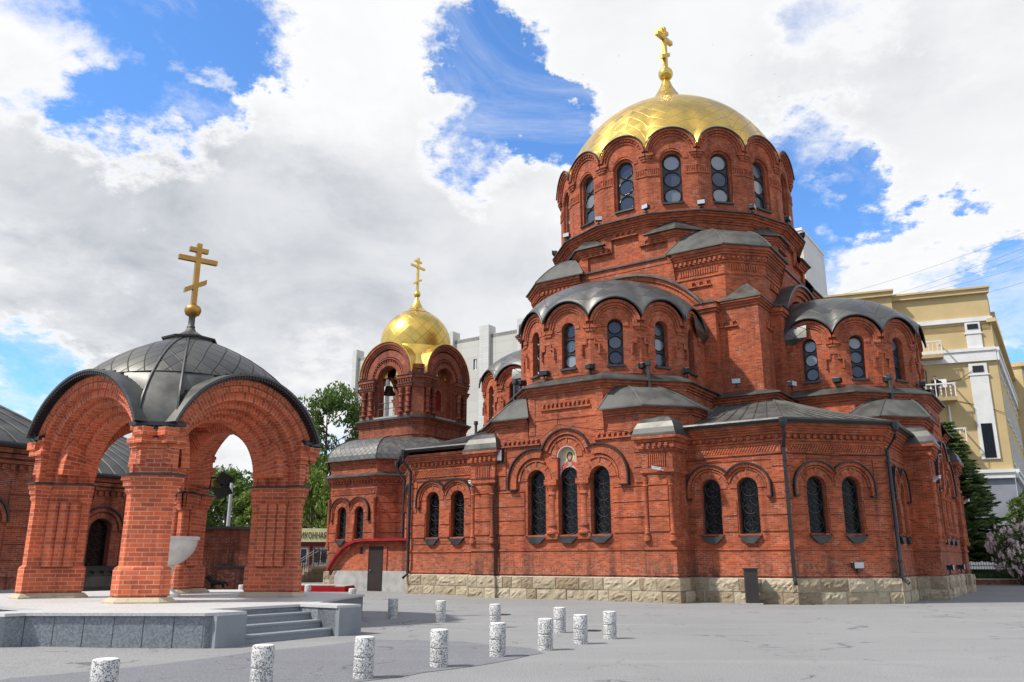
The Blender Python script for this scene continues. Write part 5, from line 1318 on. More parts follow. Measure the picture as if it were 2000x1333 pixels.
# ================================================================== LOW CHURCH HOUSE AT THE LEFT
HS = thing('church_house', 'low red brick church house with dark sheet roof and arched windows behind the pavilion', 'house', (-20.0, 36.0, 0))
dE = Vector((.559, .829)); nE = Vector((.829, -.559))
def house_block(p0, L, eave, depth, wins, zt=2.6):
    a = Vector(p0)-Vector((-20, 36)); b = a+dE*L
    w = MB(); hs = []; F = frame(tuple(a), tuple(b)); w.M = F
    w.wall(rect(0, L, .5, eave), [arch(c, 1.15, 1.35, 3.05) for c in wins], 0, .45)
    for z in [.95, 1.6, 2.2, 2.85, 3.5, 4.1]:
        xs = [0]+[q for c in wins for q in (c-1.1, c+1.1)]+[L]
        for i in range(0, len(xs), 2): w.box(xs[i], xs[i+1], 0, .05, z+.03, z+.58)
    dentils(w, .05, L-.05, eave-.95, .2, .14, .32); w.box(0, L, 0, .1, eave-.7, eave-.58); w.box(0, L, 0, .2, eave-.5, eave-.35); w.box(0, L, 0, .3, eave-.3, eave-.12)
    wl = w; 
    for c in wins:
        w.arc(c, 3.05, .6, .86, -.02, .06, 0, 180, 16); w.arc(c, 3.05, .92, 1.08, -.02, .13, 0, 180, 16); h = MB(); hs.append(h); h.M = F; h.arc(c, 3.05, 1.09, 1.17, -.02, .2, 0, 180, 16)
    w.M = None; bk = -nE*depth
    for u, v in ((b, b+bk), (b+bk, a+bk), (a+bk, a)): w.sweep([tuple(u), tuple(v)], [(0, .0), (0, eave)])
    wo = w.build('wall', M['brick_dark'], HS)
    for h in hs: h.build('hood', M['black_metal'], wo)
    for c in wins:
        p = MB(); p.M = F; p.wall(arch(c, 1.15, 1.35, 3.05), (), -.4); fr = p.build('window', M['glass_dark'], HS); l = MB(); l.M = F; lattice(l, F, c, 1.0, 1.35, 3.05, -.34); l.build('lattice', M['iron'], fr)
    st = MB(); st.M = F; st.box(0, L, -.3, .14, -.3, .52); st.build('plinth', M['concrete'], HS)
    r = MB(); o = .5
    e = [a-dE*.3+nE*o, b+dE*.3+nE*o]; t = [a-dE*.0-nE*depth*.5, b-dE*depth*.28-nE*depth*.5]
    f = lambda t_: t_**.75*.7+t_*.3
    loft(r, e, t, eave, eave+zt, 8, f); loft(r, e, t, eave, eave+zt, 8, f, .75, .03)
    e2 = [b+dE*.3+nE*o, b+dE*.3-nE*(depth+o)]; t2 = [t[1], t[1]]; loft(r, e2, t2, eave, eave+zt, 8, f); loft(r, e2, t2, eave, eave+zt, 8, f, .75, .03)
    r.sweep([tuple(q) for q in e], [(-.4, eave-.1), (0, eave-.1), (.0, eave+.02)]); r.sweep([tuple(q) for q in e2], [(-.4, eave-.1), (0, eave-.1), (.0, eave+.02)])
    ro = r.build('roof', M['roof'], HS)
    gt = MB(); gt.tube([(*(q+nE*.08), eave+.0) for q in e], .09, 6); gt.build('gutter', M['black_metal'], ro)
house_block((-23.3, 27.5), 8.2, 6.0, 8, [2.2, 5.35]); house_block((-21.8, 40.0), 7.5, 5.7, 8, [2.45, 5.6], 2.7)
m = MB(); m.M = Matrix.Translation((1.6-1.0, 4.9+2.2-.6, 0)); F = frame((-1.8, 4.0), (2.4, 10.2)); m.M = F
m.face([(.3, 0, 1.35), (3.6, 0, 1.35), (3.6, 1.1, .9), (.3, 1.1, .9)]); m.box(.3, 3.6, 0, 1.1, .4, .88)
for i in range(7): m.box(.3+i*.5, .34+i*.5, 0, 1.08, 1.0, 1.12)
m.build('porch_roof', M['roof'], HS)
# brick garden wall with curved metal cap, and a lower bench wall
GW = thing('garden_wall', 'brick wall with curved black metal cap and a small niche seen through the pavilion arch', 'wall', (-16.9, 49.2, 0), R(8)); GW.scale = (1.1, 1.1, 1.08)
m = MB(); cz_ = [(-1.7, 2.55), (-1.3, 2.85), (-.8, 3.05), (-.2, 3.13), (.5, 3.13), (1.75, 3.1)]; m.M = frame_c((0, 0), -90)
m.wall([(-1.7, -.3), (1.75, -.3)]+cz_[::-1], [rect(.1, .42, 1.95, 2.35)], .25, .3); m.box(.1, .42, -.2, -.05, 1.9, 2.4); m.box(1.5, 1.75, -.3, .3, -.3, 3.05); m.box(.44, .52, .25, .30, 1.0, 2.5); m.box(-1.7, 1.75, -.3, .22, -.3, 2.5); m.build('wall', M['brick_dark'], GW)
m = MB(); m.M = frame_c((0, 0), -90)
for a, b in zip(cz_[:-1], cz_[1:]): m.slab([a, b, (b[0], b[1]+.13), (a[0], a[1]+.13)], -.4, .42)
m.build('cap', M['black_metal'], GW)
BN = thing('bench_wall', 'low brick bench wall with dark metal top in front of the garden wall', 'wall', (-14.9, 47.2, 0), R(8)); BN.scale = (1.1, 1.1, 1.1)
m = MB(); m.box(-1.1, 1.2, -.3, .3, -.2, 1.1); m.build('wall', M['brick_dark'], BN); m = MB(); m.box(-1.25, 1.3, -.42, .4, 1.105, 1.2); m.build('cap', M['trim'], BN)
# ------------------------------------------------------------------ skinned figures
def skin(name, pts, edges, rad, mat, parent=None, sub=2, root=0):
    me = bpy.data.meshes.new(name); me.from_pydata(pts, edges, []); o = bpy.data.objects.new(name, me); COL.objects.link(o)
    md = o.modifiers.new('skin', 'SKIN'); md.use_smooth_shade = True
    for i, r in enumerate(rad):
        s = me.skin_vertices[0].data[i]; s.radius = (r, r) if not isinstance(r, tuple) else r; s.use_root = (i == root)
    sb = o.modifiers.new('subd', 'SUBSURF'); sb.levels = sub; sb.render_levels = sub
    dg = bpy.context.evaluated_depsgraph_get(); ev = o.evaluated_get(dg); m2 = bpy.data.meshes.new_from_object(ev)
    o.modifiers.clear(); o.data = m2; m2.materials.clear(); m2.materials.append(mat); m2.name = name
    for p in m2.polygons: p.use_smooth = True
    if parent: o.parent = parent
    return o
fur = plain('black_fur', (.010, .009, .009), .7, .3, 20, .3); pale = plain('pale_fur', (.5, .47, .42), .8, .2)
DG = thing('dog', 'black dog with pale legs standing on the asphalt by the low bench wall', 'dog', (-15.6, 45.5, 0), R(200))
pts = [(-.28, 0, .50), (-.05, 0, .49), (.20, 0, .51), (.32, 0, .62), (.40, 0, .76), (.55, 0, .74), (.66, 0, .71),
       (-.33, .09, .42), (-.30, .10, .30), (-.38, .10, .20), (-.35, .10, .04), (-.33, -.09, .42), (-.30, -.10, .30), (-.38, -.10, .20), (-.35, -.10, .04),
       (.22, .09, .38), (.21, .09, .20), (.22, .09, .03), (.22, -.09, .38), (.24, -.09, .20), (.25, -.09, .03), (-.38, 0, .52), (-.52, 0, .40), (-.58, 0, .26), (.40, .07, .86), (.40, -.07, .86)]
ed = [(0,1),(1,2),(2,3),(3,4),(4,5),(5,6),(0,7),(7,8),(8,9),(9,10),(0,11),(11,12),(12,13),(13,14),(2,15),(15,16),(16,17),(2,18),(18,19),(19,20),(0,21),(21,22),(22,23),(4,24),(4,25)]
skin('body', pts, ed, [.14,.125,.15,.10,.10,.065,.04,.085,.06,.035,.03,.085,.06,.035,.03,.06,.04,.032,.06,.04,.032,.05,.04,.02,.03,.03], fur, DG)
m = MB()
for x, y in ((-.35, .10), (-.35, -.10), (.22, .09), (.25, -.09)): m.lathe([(.034, .0), (.045, .02), (.042, .10), (.035, .17)], 10, x, y)
m.build('pale_stockings', pale, DG)
# ------------------------------------------------------------------ entrance step with red edging
o = thing('entrance_step', 'low pale stone step edged with red carpet between the pavilion and the cellar door', 'step', (-10.6, 46.6, 0), R(-4))
m = MB(); m.box(-3.2, 1.75, -.7, 2.5, -.1, .30); m.build('slab', M['concrete'], o); m = MB(); m.box(-3.25, 1.80, -.76, -.705, -.05, .25); m.box(1.755, 1.80, -.7, 2.4, -.05, .25); m.box(-3.2, 1.2, -.76, -.2, .305, .315); m.build('red_carpet', plain('red_carpet', (.36, .012, .012), .9, .1), o)
# ------------------------------------------------------------------ icon shop
KS = thing('shop', 'small cream shop with pale yellow name board and dark red band beside the church', 'shop', (-15.6, 66, gz(-15.6, 66)+.0), R(4))
zs_ = .95
m = MB(); m.box(-4, 4, 0, 4, -.6, 3.0); m.build('wall', plain('cream_plaster', (.58, .45, .30), .9, .1), KS)
m = MB(); m.box(-4.1, 4.1, -.30, 4, 2.45, 2.78); m.build('red_band', plain('dark_red_board', (.11, .012, .016), .6, .3), KS)
m = MB(); m.box(-4.1, 4.1, -.36, 4, 2.8, 3.82); SB = m.build('name_board', plain('pale_yellow_board', (.60, .62, .33), .6, .3), KS)
def letters(txt, size, mat, parent, loc, name='lettering', rx=PI/2, rz=0, ex=.01, sx=1.0):
    cu = bpy.data.curves.new(name, 'FONT'); cu.body = txt; cu.size = size; cu.extrude = ex; cu.align_x = 'CENTER'
    t = bpy.data.objects.new(name, cu); COL.objects.link(t); dg = bpy.context.evaluated_depsgraph_get(); me = bpy.data.meshes.new_from_object(t.evaluated_get(dg)); me.name = name
    COL.objects.unlink(t); bpy.data.objects.remove(t); o = bpy.data.objects.new(name, me); COL.objects.link(o); me.materials.clear(); me.materials.append(mat)
    o.parent = parent; o.location = loc; o.rotation_euler = (rx, 0, rz); o.scale = (sx, 1, 1); return o
letters('ИКОННАЯ ЛАВКА', .66, plain('dark_brown_letters', (.05, .028, .012), .6, .3), SB, (1.0, -.375, 3.06), sx=.62, ex=.012)
for cx in (-2.2, -.75, .8, 2.3):
    m = MB(); m.box(cx-.55, cx+.55, -.05, .02, 1.15, 2.35); f = m.build('window', M['white'], KS); m = MB(); m.box(cx-.46, cx-.03, -.06, -.05, 1.25, 2.26); m.box(cx+.03, cx+.46, -.06, -.05, 1.25, 2.26); m.build('pane', M['glass_win'], f)
m = MB()
for cx in (-1.45, .05, 1.55): m.box(cx-.12, cx+.12, -.06, .02, -.3, 2.45)
m.build('pilaster', plain('dark_red_paint', (.13, .014, .018), .6, .3), KS)
# stone stairs with wrought iron railings
ST = thing('stone_stairs', 'rough stone stairs with round newel and black iron railing rising beside the shop', 'stairs', (-14.3, 60.5, gz(-14.3, 60.5)), R(4))
m = MB()
for i in range(6): m.t = .2+.1*i; m.pillow(-1.1+.28*i, 2.4, -.6, .6, -.3, .18*(i+1), .02); m.box(-1.1+.28*i, 2.4, -.55, 1.6, -.3, .18*(i+1)-.01)
m.t = .4; m.lathe([(.30, -.2), (.30, .75), (.0, .76)], 14, -1.45, -.5); m.build('steps', M['stone'], ST)
def railing(name, pts, parent, h=1.05):
    m = MB(); 
    for a, b in zip(pts[:-1], pts[1:]):
        a, b = Vector(a), Vector(b); m.tube([a+Vector((0,0,h)), b+Vector((0,0,h))], .028, 5); m.tube([a+Vector((0,0,.15)), b+Vector((0,0,.15))], .02, 5); n = max(2, int((b-a).length/.17))
        for i in range(n+1):
            q = a.lerp(b, i/n); m.tube([q+Vector((0,0,.1)), q+Vector((0,0,h+(.12 if i % 2 else .0)))], .014, 4)
            if i < n:
                q2 = a.lerp(b, (i+.5)/n); m.tube([q2+Vector((.08*math.cos(t), 0, .6+.2*math.sin(t))) for t in [k*PI/4 for k in range(8)]], .014, 4, True)
    for p in pts: m.tube([Vector(p), Vector(p)+Vector((0,0,h+.25))], .04, 6)
    return m.build(name, M['iron'], parent)
railing('railing', [(-1.9, -.75, 0), (-1.0, -.75, .2), (.4, -.75, 1.1), (1.7, -.75, 1.2)], ST); railing('railing', [(-1.3, 1.2, .1), (.4, 1.2, 1.1), (1.9, 1.2, 1.2)], ST)
# grey pole behind the wall
o = thing('pole', 'plain grey metal pole in front of the trees seen through the pavilion arch', 'pole', (-20.3, 60.5, gz(-20.3, 60.5))); m = MB(); m.tube([(0,0,-.2), (0,0,6.9)], .17, 10, r1=.11); m.build('shaft', M['steel'], o); m = MB(); m.tube([(0,0,2.9), (0,0,3.05)], .18, 10); m.build('collar', M['trim'], o)
# white car on the street behind
CR = thing('parked_car', 'white car parked on the street, glimpsed past the pavilion right pillar', 'car', (-25.4, 80.5, gz(-25.4, 80.5)+.45), R(6))
prof_ = [(-2.1, .35), (-2.15, .7), (-1.95, .95), (-1.1, 1.02), (-.55, 1.45), (.9, 1.47), (1.6, 1.02), (2.05, .92), (2.12, .6), (2.08, .3)]
m = MB(); m.M = Matrix(((1,0,0,0),(0,-1,0,0),(0,0,1,0),(0,0,0,1))); m.slab(prof_, -.85, .85); cb_ = m.build('body', plain('white_car_paint', (.66, .67, .68), .25, .6), CR)
m = MB(); m.M = Matrix(((1,0,0,0),(0,-1,0,0),(0,0,1,0),(0,0,0,1)))
for sy in (.853, -.865): m.slab([(-1.0, 1.04), (-.5, 1.4), (.2, 1.41), (.2, 1.04)], sy, sy+.012); m.slab([(.28, 1.04), (.28, 1.41), (.85, 1.41), (1.4, 1.04)], sy, sy+.012)
m.build('window', M['glass_dark'], CR)
for x in (-1.35, 1.3):
    for y in (-.8, .8):
        m = MB(); m.M = Matrix.Translation((x, y, .32)) @ Matrix.Rotation(PI/2, 4, 'X'); m.lathe([(.0, -.11), (.30, -.11), (.33, -.08), (.33, .08), (.30, .11), (0, .11)], 18); wv = m.build('wheel', M['black'], CR); m = MB(); m.M = Matrix.Translation((x, y, .32)) @ Matrix.Rotation(PI/2, 4, 'X'); m.lathe([(.2, -.115), (0, -.118)], 12); m.lathe([(.2, .115), (0, .118)], 12); m.build('rim', M['steel'], wv)

# ================================================================== TREES
def leaf_mat(name, c, c2, trans=.25):
    mt, g, b = new_mat(name); t = g.attr('tone').outputs['Fac']
    g.link(g.mix(t, c4(c), c4(c2)), b.inputs['Base Color']); b.inputs['Roughness'].default_value = .55; b.inputs['Specular IOR Level'].default_value = .3
    tr = g.node('ShaderNodeBsdfTranslucent'); g.link(g.mix(t, c4([c[0]*1.6, c[1]*1.5, c[2]]), c4([c2[0]*1.6, c2[1]*1.5, c2[2]])), tr.inputs[0]); mx = g.node('ShaderNodeMixShader'); mx.inputs[0].default_value = trans
    g.link(b.outputs[0], mx.inputs[1]); g.link(tr.outputs[0], mx.inputs[2]); g.link(mx.outputs[0], mt.node_tree.nodes['Material Output'].inputs[0]); return mt
M['leaf'] = leaf_mat('green_leaves', (.035, .075, .014), (.10, .16, .03)); M['leaf2'] = leaf_mat('yellow_green_leaves', (.07, .12, .018), (.16, .22, .04)); M['needle'] = leaf_mat('spruce_needles', (.030, .070, .020), (.115, .165, .04), .15)
M['bark'] = plain('grey_brown_bark', (.10, .075, .055), .9, .1, 6, .35, 0, .6)
def rv(rd):
    while True:
        v = Vector((rd.uniform(-1,1), rd.uniform(-1,1), rd.uniform(-1,1)))
        if .05 < v.length < 1: return v
def tree(label, loc, h, rad, crown_z0, seed, mat='leaf', n=9000, ls=.22, clumps=46, droop=.0, aspect=None):
    rd = random.Random(seed); o = thing('broadleaf_tree', label, 'tree', loc, group='trees behind the square')
    tk = MB(); lean = Vector((rd.uniform(-.03, .03), rd.uniform(-.03, .03)))
    tp_ = Vector((lean.x*h, lean.y*h, h*.86)); tk.tube([(0,0,-.3), (lean.x*h*.3, lean.y*h*.3, h*.3), (lean.x*h*.6, lean.y*h*.6, h*.6), tp_], h*.019+.06, 8, r1=.03)
    cl = []; hz = (h-crown_z0)/2; cz = crown_z0+hz
    for i in range(clumps):
        v = rv(rd); v = v.normalized()*(v.length**.45)
        taper = 1-.35*max(0, v.z); p = Vector((v.x*rad*taper, v.y*rad*taper, cz+v.z*hz)); cl.append((p, rd.uniform(.55, 1.15)*rad*.34))
        b0 = Vector((lean.x*p.z*.6, lean.y*p.z*.6, max(crown_z0*.7, p.z-rd.uniform(.8, 2.2))))
        if i % 2 == 0: tk.tube([b0, b0.lerp(p, .5)+Vector((0,0,.2)), p], .06, 4, r1=.015)
    tk.build('trunk', M['bark'], o)
    lf = MB(); per = n//clumps
    for p, r in cl:
        base = rd.uniform(0, .55)
        for j in range(per):
            v = rv(rd); v = v.normalized()*(v.length**.55); q = p+Vector((v.x*r, v.y*r, v.z*r*.8-droop*r*(v.x*v.x+v.y*v.y)))
            a = rv(rd).normalized(); b = a.cross(rv(rd)).normalized(); s = ls*rd.uniform(.6, 1.25)
            if droop: a = (a+Vector((0,0,-1.2))).normalized(); b = a.cross(rv(rd)).normalized()
            lf.t = min(1, max(.01, base+rd.uniform(0, .45)+.15*v.z)); lf.face([q-a*s, q-b*s*.42, q+a*s, q+b*s*.42])
    lf.build('crown', M[mat], o); return o
tree('tall leafy tree left of the bell tower, its top branches against the sky', (-17.6, 79, gz(-17.6, 79)), 18.0, 4.4, 4.5, 3, 'leaf', 15000, .21, 62, .35)
tree('rounded yellow-green tree behind the shop name board', (-17.3, 73, gz(-17.3, 73)), 8.6, 3.0, 1.5, 8, 'leaf2', 9000, .17, 40, .3)
tree('leafy tree framed by the pavilion right arch, behind the grey pole', (-24.0, 71, gz(-24, 71)), 9.2, 3.7, 1.6, 21, 'leaf', 12000, .20, 50)
tree('lower dark green tree at the right side of the pavilion arch opening', (-21.0, 68, gz(-21, 68)), 6.6, 2.3, 1.0, 33, 'leaf2', 6000, .17, 30)
tree('dark tree partly hidden between shop and pavilion pillar', (-22.0, 84, gz(-22, 84)), 12.5, 4.0, 3, 41, 'leaf', 9000, .22, 44)
tree('green tree behind the church at the left of the arch opening', (-29.0, 76, gz(-29, 76)), 9.0, 3.6, 2, 55, 'leaf', 8000, .2, 40)
def spruce(label, loc, h, r0, seed):
    rd = random.Random(seed); o = thing('spruce_tree', label, 'tree', loc); tk = MB(); tk.tube([(0,0,-.2), (0,0,h*.5), (0,0,h*.97)], .17, 8, r1=.02)
    nd = MB(); lv = int(h/.30)
    for i in range(lv):
        z = h*(.16+.82*i/lv); f = 1-z/h; nb = 18+int(11*f)
        for k in range(nb):
            a = rd.uniform(0, 2*PI); L = (r0*f**.85+.12)*rd.uniform(.72, 1.12); d = Vector((math.cos(a), math.sin(a), 0)); side = Vector((-d.y, d.x, 0)); tn = rd.uniform(0, .5)
            pts = [Vector((0,0,z))+d*(L*t)+Vector((0,0, -.35*L*t+.28*L*t*t)) for t in (0, .35, .7, 1)]
            if L > .8: tk.tube(pts[:3], .025, 3, r1=.01)
            m_ = max(4, int(L/.10))
            for j in range(m_):
                t = (j+.5)/m_; q = Vector((0,0,z))+d*(L*t)+Vector((0,0, -.35*L*t+.28*L*t*t))
                for s in (-1, 1):
                    ln = (.20+.40*L*.35*(1-t)+.06)*rd.uniform(.7, 1.2); e = q+side*s*ln+d*ln*.75+Vector((0,0,rd.uniform(-.16, .04)))
                    w = .045; nd.t = min(1, max(.01, tn+rd.uniform(-.1, .35)+.25*t)); up = Vector((0,0,w*1.3)); nd.face([q-d*w, q+d*w, e+up*.3, e-up*.3]); nd.face([q+up, q-up, e-up*.4, e+up*.4])
    tk.build('trunk', M['bark'], o); nd.build('crown', M['needle'], o); return o
spruce('dark green spruce growing beside the yellow building at the right of the church', (29.6, 56, gz(29.6, 56)), 10.9, 3.7, 5)
def lilac(label, loc, h, r, seed):
    rd = random.Random(seed); o = thing('lilac_bush', label, 'bush', loc); tk = MB(); lf = MB(); fl = MB()
    for i in range(34):
        v = rv(rd); p = Vector((v.x*r, v.y*r, h*.62+v.z*h*.38)); tk.tube([(v.x*.3, v.y*.3, -.1), p*.6, p], .03, 4, r1=.01)
        for j in range(150):
            u = rv(rd); q = p+u*.55; a = rv(rd).normalized(); b = a.cross(rv(rd)).normalized(); s = rd.uniform(.05, .09); lf.t = rd.uniform(.05, 1); lf.face([q-a*s, q-b*s*.7, q+a*s, q+b*s*.7])
        for j in range(16):
            u = rv(rd).normalized(); c = p+u*.62
            for k in range(34):
                w = rv(rd); q = c+Vector((w.x*.07, w.y*.07, w.z*.15)); a = rv(rd).normalized(); b = a.cross(rv(rd)).normalized(); s = .042; fl.t = rd.uniform(.05, 1); fl.face([q-a*s, q-b*s, q+a*s, q+b*s])
    tk.build('stems', M['bark'], o); lf.build('foliage', M['leaf'], o); fl.build('blossom', leaf_mat('pale_lilac_blossom', (.62, .46, .56), (.85, .76, .80), .25), o)
lilac('lilac bush in pale pink bloom at the right edge of the picture', (30.2, 50.5, gz(30.2, 50.5)), 3.5, 1.5, 4)
tree('small dark leafy tree behind the lilac bush at the right edge', (36.5, 58.5, gz(36.5, 58.5)), 6.4, 1.8, 2.6, 77, 'leaf', 4500, .13, 26)

# ================================================================== RIGHT SIDE: KERB, LAWN, FENCE
KB = thing('brick_kerb', 'low brick kerb wall with a pale coping along the lawn at the right', 'kerb', (31.5, 51.5, gz(31.5, 51.5)), R(-6))
m = MB(); m.box(-6, 14, -.15, .15, -.2, .22); m.build('wall', M['brick_dark'], KB); m = MB(); m.box(-6, 14, -.19, .19, .222, .30); m.build('coping', M['mortar'], KB)
m = MB(); m.face([(26, 52.3, .62), (46, 50.3, .62), (50, 62, .62), (26, 62, .62)]); tag(m.build('lawn', plain('lawn_soil', (.03, .045, .015), .95, .1, 3, .4)), None, None, None, 'structure')
rd = random.Random(9); m = MB()
for i in range(9000):
    x = rd.uniform(26.5, 40); y = rd.uniform(51.9-(x-26)*.1, 56.5); a = rd.uniform(0, PI); s = rd.uniform(.03, .07); hh = rd.uniform(.10, .32); m.t = rd.uniform(.05, 1)
    m.face([(x-s*math.cos(a), y-s*math.sin(a), .6), (x+s*math.cos(a), y+s*math.sin(a), .6), (x+rd.uniform(-.08, .08), y+rd.uniform(-.08, .08), .6+hh)])
tag(m.build('grass', leaf_mat('grass_blades', (.025, .055, .010), (.07, .12, .02))), None, None, None, 'stuff')
FE = thing('iron_fence', 'black wrought iron fence on a dark stone base behind the lawn at the right', 'fence', (34, 56.8, .6), R(-6))
m = MB(); m.box(-8, 12, -.15, .15, -.2, .45); m.build('base', plain('dark_stone', (.05, .052, .055), .8, .2), FE)
m = MB()
for z in (.65, 1.9): m.box(-8, 12, -.025, .025, z, z+.05)
for i in range(118): x = -8+i*.17; m.box(x-.012, x+.012, -.012, .012, .45, 2.1+(.08 if i % 2 else 0))
for i in range(39):
    x = -7.8+i*.51; m.tube([(x+.2*math.cos(t), 0, 1.3+.32*math.sin(t)) for t in [k*PI/5 for k in range(10)]], .016, 4, True)
m.build('bars', M['iron'], FE)
m = MB()
for i in range(6): x = -8+i*4.; m.box(x-.2, x+.2, -.2, .2, -.2, 2.2); m.box(x-.26, x+.26, -.26, .26, 2.205, 2.32)
m.build('post_row', plain('pale_stone_post', (.42, .42, .40), .85, .2), FE)

# ================================================================== YELLOW BUILDING AT THE RIGHT
YB = thing('apartment_building', 'yellow plastered apartment building with white bands, balconies and a grey ground floor', 'building', (37.4, 62, 0))
dS = Vector((.936, -.352)); nS = Vector((-.352, -.936)); dN = Vector((.551, .834))
ym = plain('yellow_plaster', (.51, .385, .195), .92, .1, .5, .06, 0, .08); wm = plain('white_moulding', (.66, .65, .62), .8, .2, 1, .07); gm_ = plain('grey_base_plaster', (.26, .27, .30), .9, .15, .8, .08); bm_ = plain('balcony_underside', (.40, .30, .17), .9, .1)
Z = Vector((0, 0))
Lw = 26.
FS = frame(tuple(-dS*Lw), (0, 0)); FN_ = frame((0, 0), tuple(dN*40))
w = MB(); w.M = FS
w.wall(rect(0, Lw, 8.0, 22.0), [rect(Lw-7.6, Lw-6.4, 13.7, 16.1)], 0, .2); 
w.M = FN_; w.wall(rect(0, 40, 8.0, 19.6), [rect(2.0+i*3.4, 3.5+i*3.4, 8.9+j*3.45, 11.0+j*3.45) for i in range(11) for j in range(3)], 0, .25)
w.M = None; w.sweep([tuple(-dS*Lw+dN*14), tuple(-dS*Lw)], [(0, 0), (0, 22)]); w.prism([tuple(-dS*.05), tuple(dN*39+nS*-.0), tuple(dN*39-dS*12), tuple(-dS*Lw+dN*13.5), tuple(-dS*(Lw-.05))], 19.0, 19.55)
w.sweep([(0, 0), tuple(dN*2.0)], [(0, 19.6), (0, 22.0)]); w.sweep([tuple(dN*2.0), tuple(dN*2.0-dS*12)], [(0, 19.6), (0, 22)])
w.M = FS; w.box(4, Lw-6.9, -.5, .7, 17.2, 22.3)
w.M = FN_; w.box(26, 33, -.5, 1.0, 8, 21.0)
w.build('wall', ym, YB)
g_ = MB(); g_.M = FS; g_.wall(rect(0, Lw, -1, 8.0), (), .02); g_.M = FN_; g_.wall(rect(0, 40, -1, 8.0), [rect(3.0+i*1.9, 4.2+i*1.9, 4.2, 6.4) for i in range(16)], .02, .3); g_.build('ground_floor_wall', gm_, YB)
t = MB()
for F, L in ((FS, Lw), (FN_, 40)):
    t.M = F; e = .14
    t.box(-e if F is FN_ else 0, L, .0, .20, 16.55, 17.35); t.box(0, L, .0, .28, 17.35, 17.6); t.box(0, L, .0, .26, 7.55, 7.95); t.box(0, L, .0, .36, 7.95, 8.2); t.box(0, L, 0, .14, 19.75, 20.1)
t.M = FS
for (x0, x1, z0, z1) in ((Lw-2.0, Lw-.75, 9.0, 16.4), (Lw-1.85, Lw-.8, 17.6, 19.7)): t.box(x0, x1, .0, .12, z0, z1); t.box(x0-.1, x1+.1, 0, .17, z1-.95, z1-.85)
t.M = FN_
for i in range(11):
    for j in range(3):
        x0, z0 = 2.0+i*3.4, 8.9+j*3.45; t.box(x0-.15, x0+1.65, .0, .08, z0-.2, z0-.02); t.box(x0-.15, x0, 0, .07, z0, z0+2.1); t.box(x0+1.5, x0+1.65, 0, .07, z0, z0+2.1); t.box(x0+.7, x0+.8, -.2, -.12, z0, z0+2.1)
t.box(25.8, 33.2, 1.0, 1.15, 16.5, 17.6); t.box(25.8, 33.2, 1.0, 2.0, 12.6, 13.8); t.box(26.5, 28, 1.0, 1.1, 17.8, 20.8)
t.build('white_band', wm, YB)
c = MB(); c.M = FS; c.box(Lw-6.9, Lw+.15, -.3, .28, 22.0, 22.35); c.box(Lw-6.9, Lw+.22, -.3, .4, 22.35, 22.5); c.box(3.9, Lw-6.8, -.5, .98, 22.3, 22.65); c.box(3.8, Lw-6.7, -.5, 1.1, 22.65, 22.8)
c.M = FN_; c.box(-.2, 40, -.3, .35, 19.6, 19.9)
for i in range(5): c.box(1.5+i*2.2, 2.0+i*2.2, -.3, .3, 19.9, 20.8)
c.box(25.8, 33.3, -.5, 1.3, 21.0, 21.4); c.build('cornice', ym, YB)
m = MB(); m.M = FS; m.box(Lw-1.75, Lw-1.0, .125, .16, 15.7, 16.2); m.box(Lw-1.7, Lw-.95, .125, .16, 19.15, 19.55); m.build('black_plaque', M['black'], YB)
m = MB(); m.M = FS; m.box(Lw-1.75, Lw-1.0, .125, .15, 9.1, 11.7); m.build('tall_window', M['glass_dark'], YB)
m = MB(); m.M = FS; m.wall(rect(Lw-7.6, Lw-6.4, 13.7, 16.1), (), -.18); f = m.build('window', M['glass_win'], YB); m = MB(); m.M = FS; m.box(Lw-7.05, Lw-6.95, -.18, -.1, 13.7, 16.1); m.box(Lw-7.6, Lw-7.5, -.18, -.1, 13.7, 16.1); m.box(Lw-6.5, Lw-6.4, -.18, -.1, 13.7, 16.1); m.build('frame', M['white'], f)
for i in range(11):
    for j in range(3): m = MB(); m.M = FN_; x0, z0 = 2.0+i*3.4, 8.9+j*3.45; m.box(x0, x0+1.5, -.24, -.2, z0, z0+2.1); m.build('window', M['glass_win'], YB)
m = MB(); m.M = FN_
for i in range(16): m.box(3.0+i*1.9, 4.2+i*1.9, -.3, -.25, 4.2, 6.4)
m.build('ground_window_row', M['glass_dark'], YB)
def balcony(x0, x1, z):
    m = MB(); m.M = FS; m.box(x0, x1, 0, 1.15, z-.28, z); b = m.build('balcony', bm_, YB)
    m = MB(); m.M = FS; m.box(x0, x1, 1.06, 1.14, z+.98, z+1.08); m.box(x0, x0+.08, 0, 1.06, z+.98, z+1.08); m.box(x1-.08, x1, 0, 1.06, z+.98, z+1.08); n = int((x1-x0)/.62)
    for i in range(n+1): x = x0+.05+(x1-x0-.1)*i/n; m.tube([(x, 1.1, z), (x, 1.1, z+.3), (x, 1.1, z+1.0)], .045 if i in (0, n) else .03, 4)
    for i in range(n):
        x = x0+.05+(x1-x0-.1)*(i+.5)/n
        for dz in (.25, .5, .75): m.box(x-.05, x+.05, 1.08, 1.12, z+dz-.08, z+dz+.08)
        m.box(x-.012, x+.012, 1.09, 1.11, z, z+1.0)
    m.build('railing', wm, b); return b
balcony(Lw-8.2, Lw-3.75, 17.15); balcony(Lw-8.0, Lw-3.2, 13.75); balcony(Lw-4.6, Lw-2.9, 10.25)
m = MB(); m.M = FS; m.tube([(Lw-3.75, .15, 10.4), (Lw-3.75, .15, 13.2)], .07, 6); m.build('downpipe', M['white'], YB)
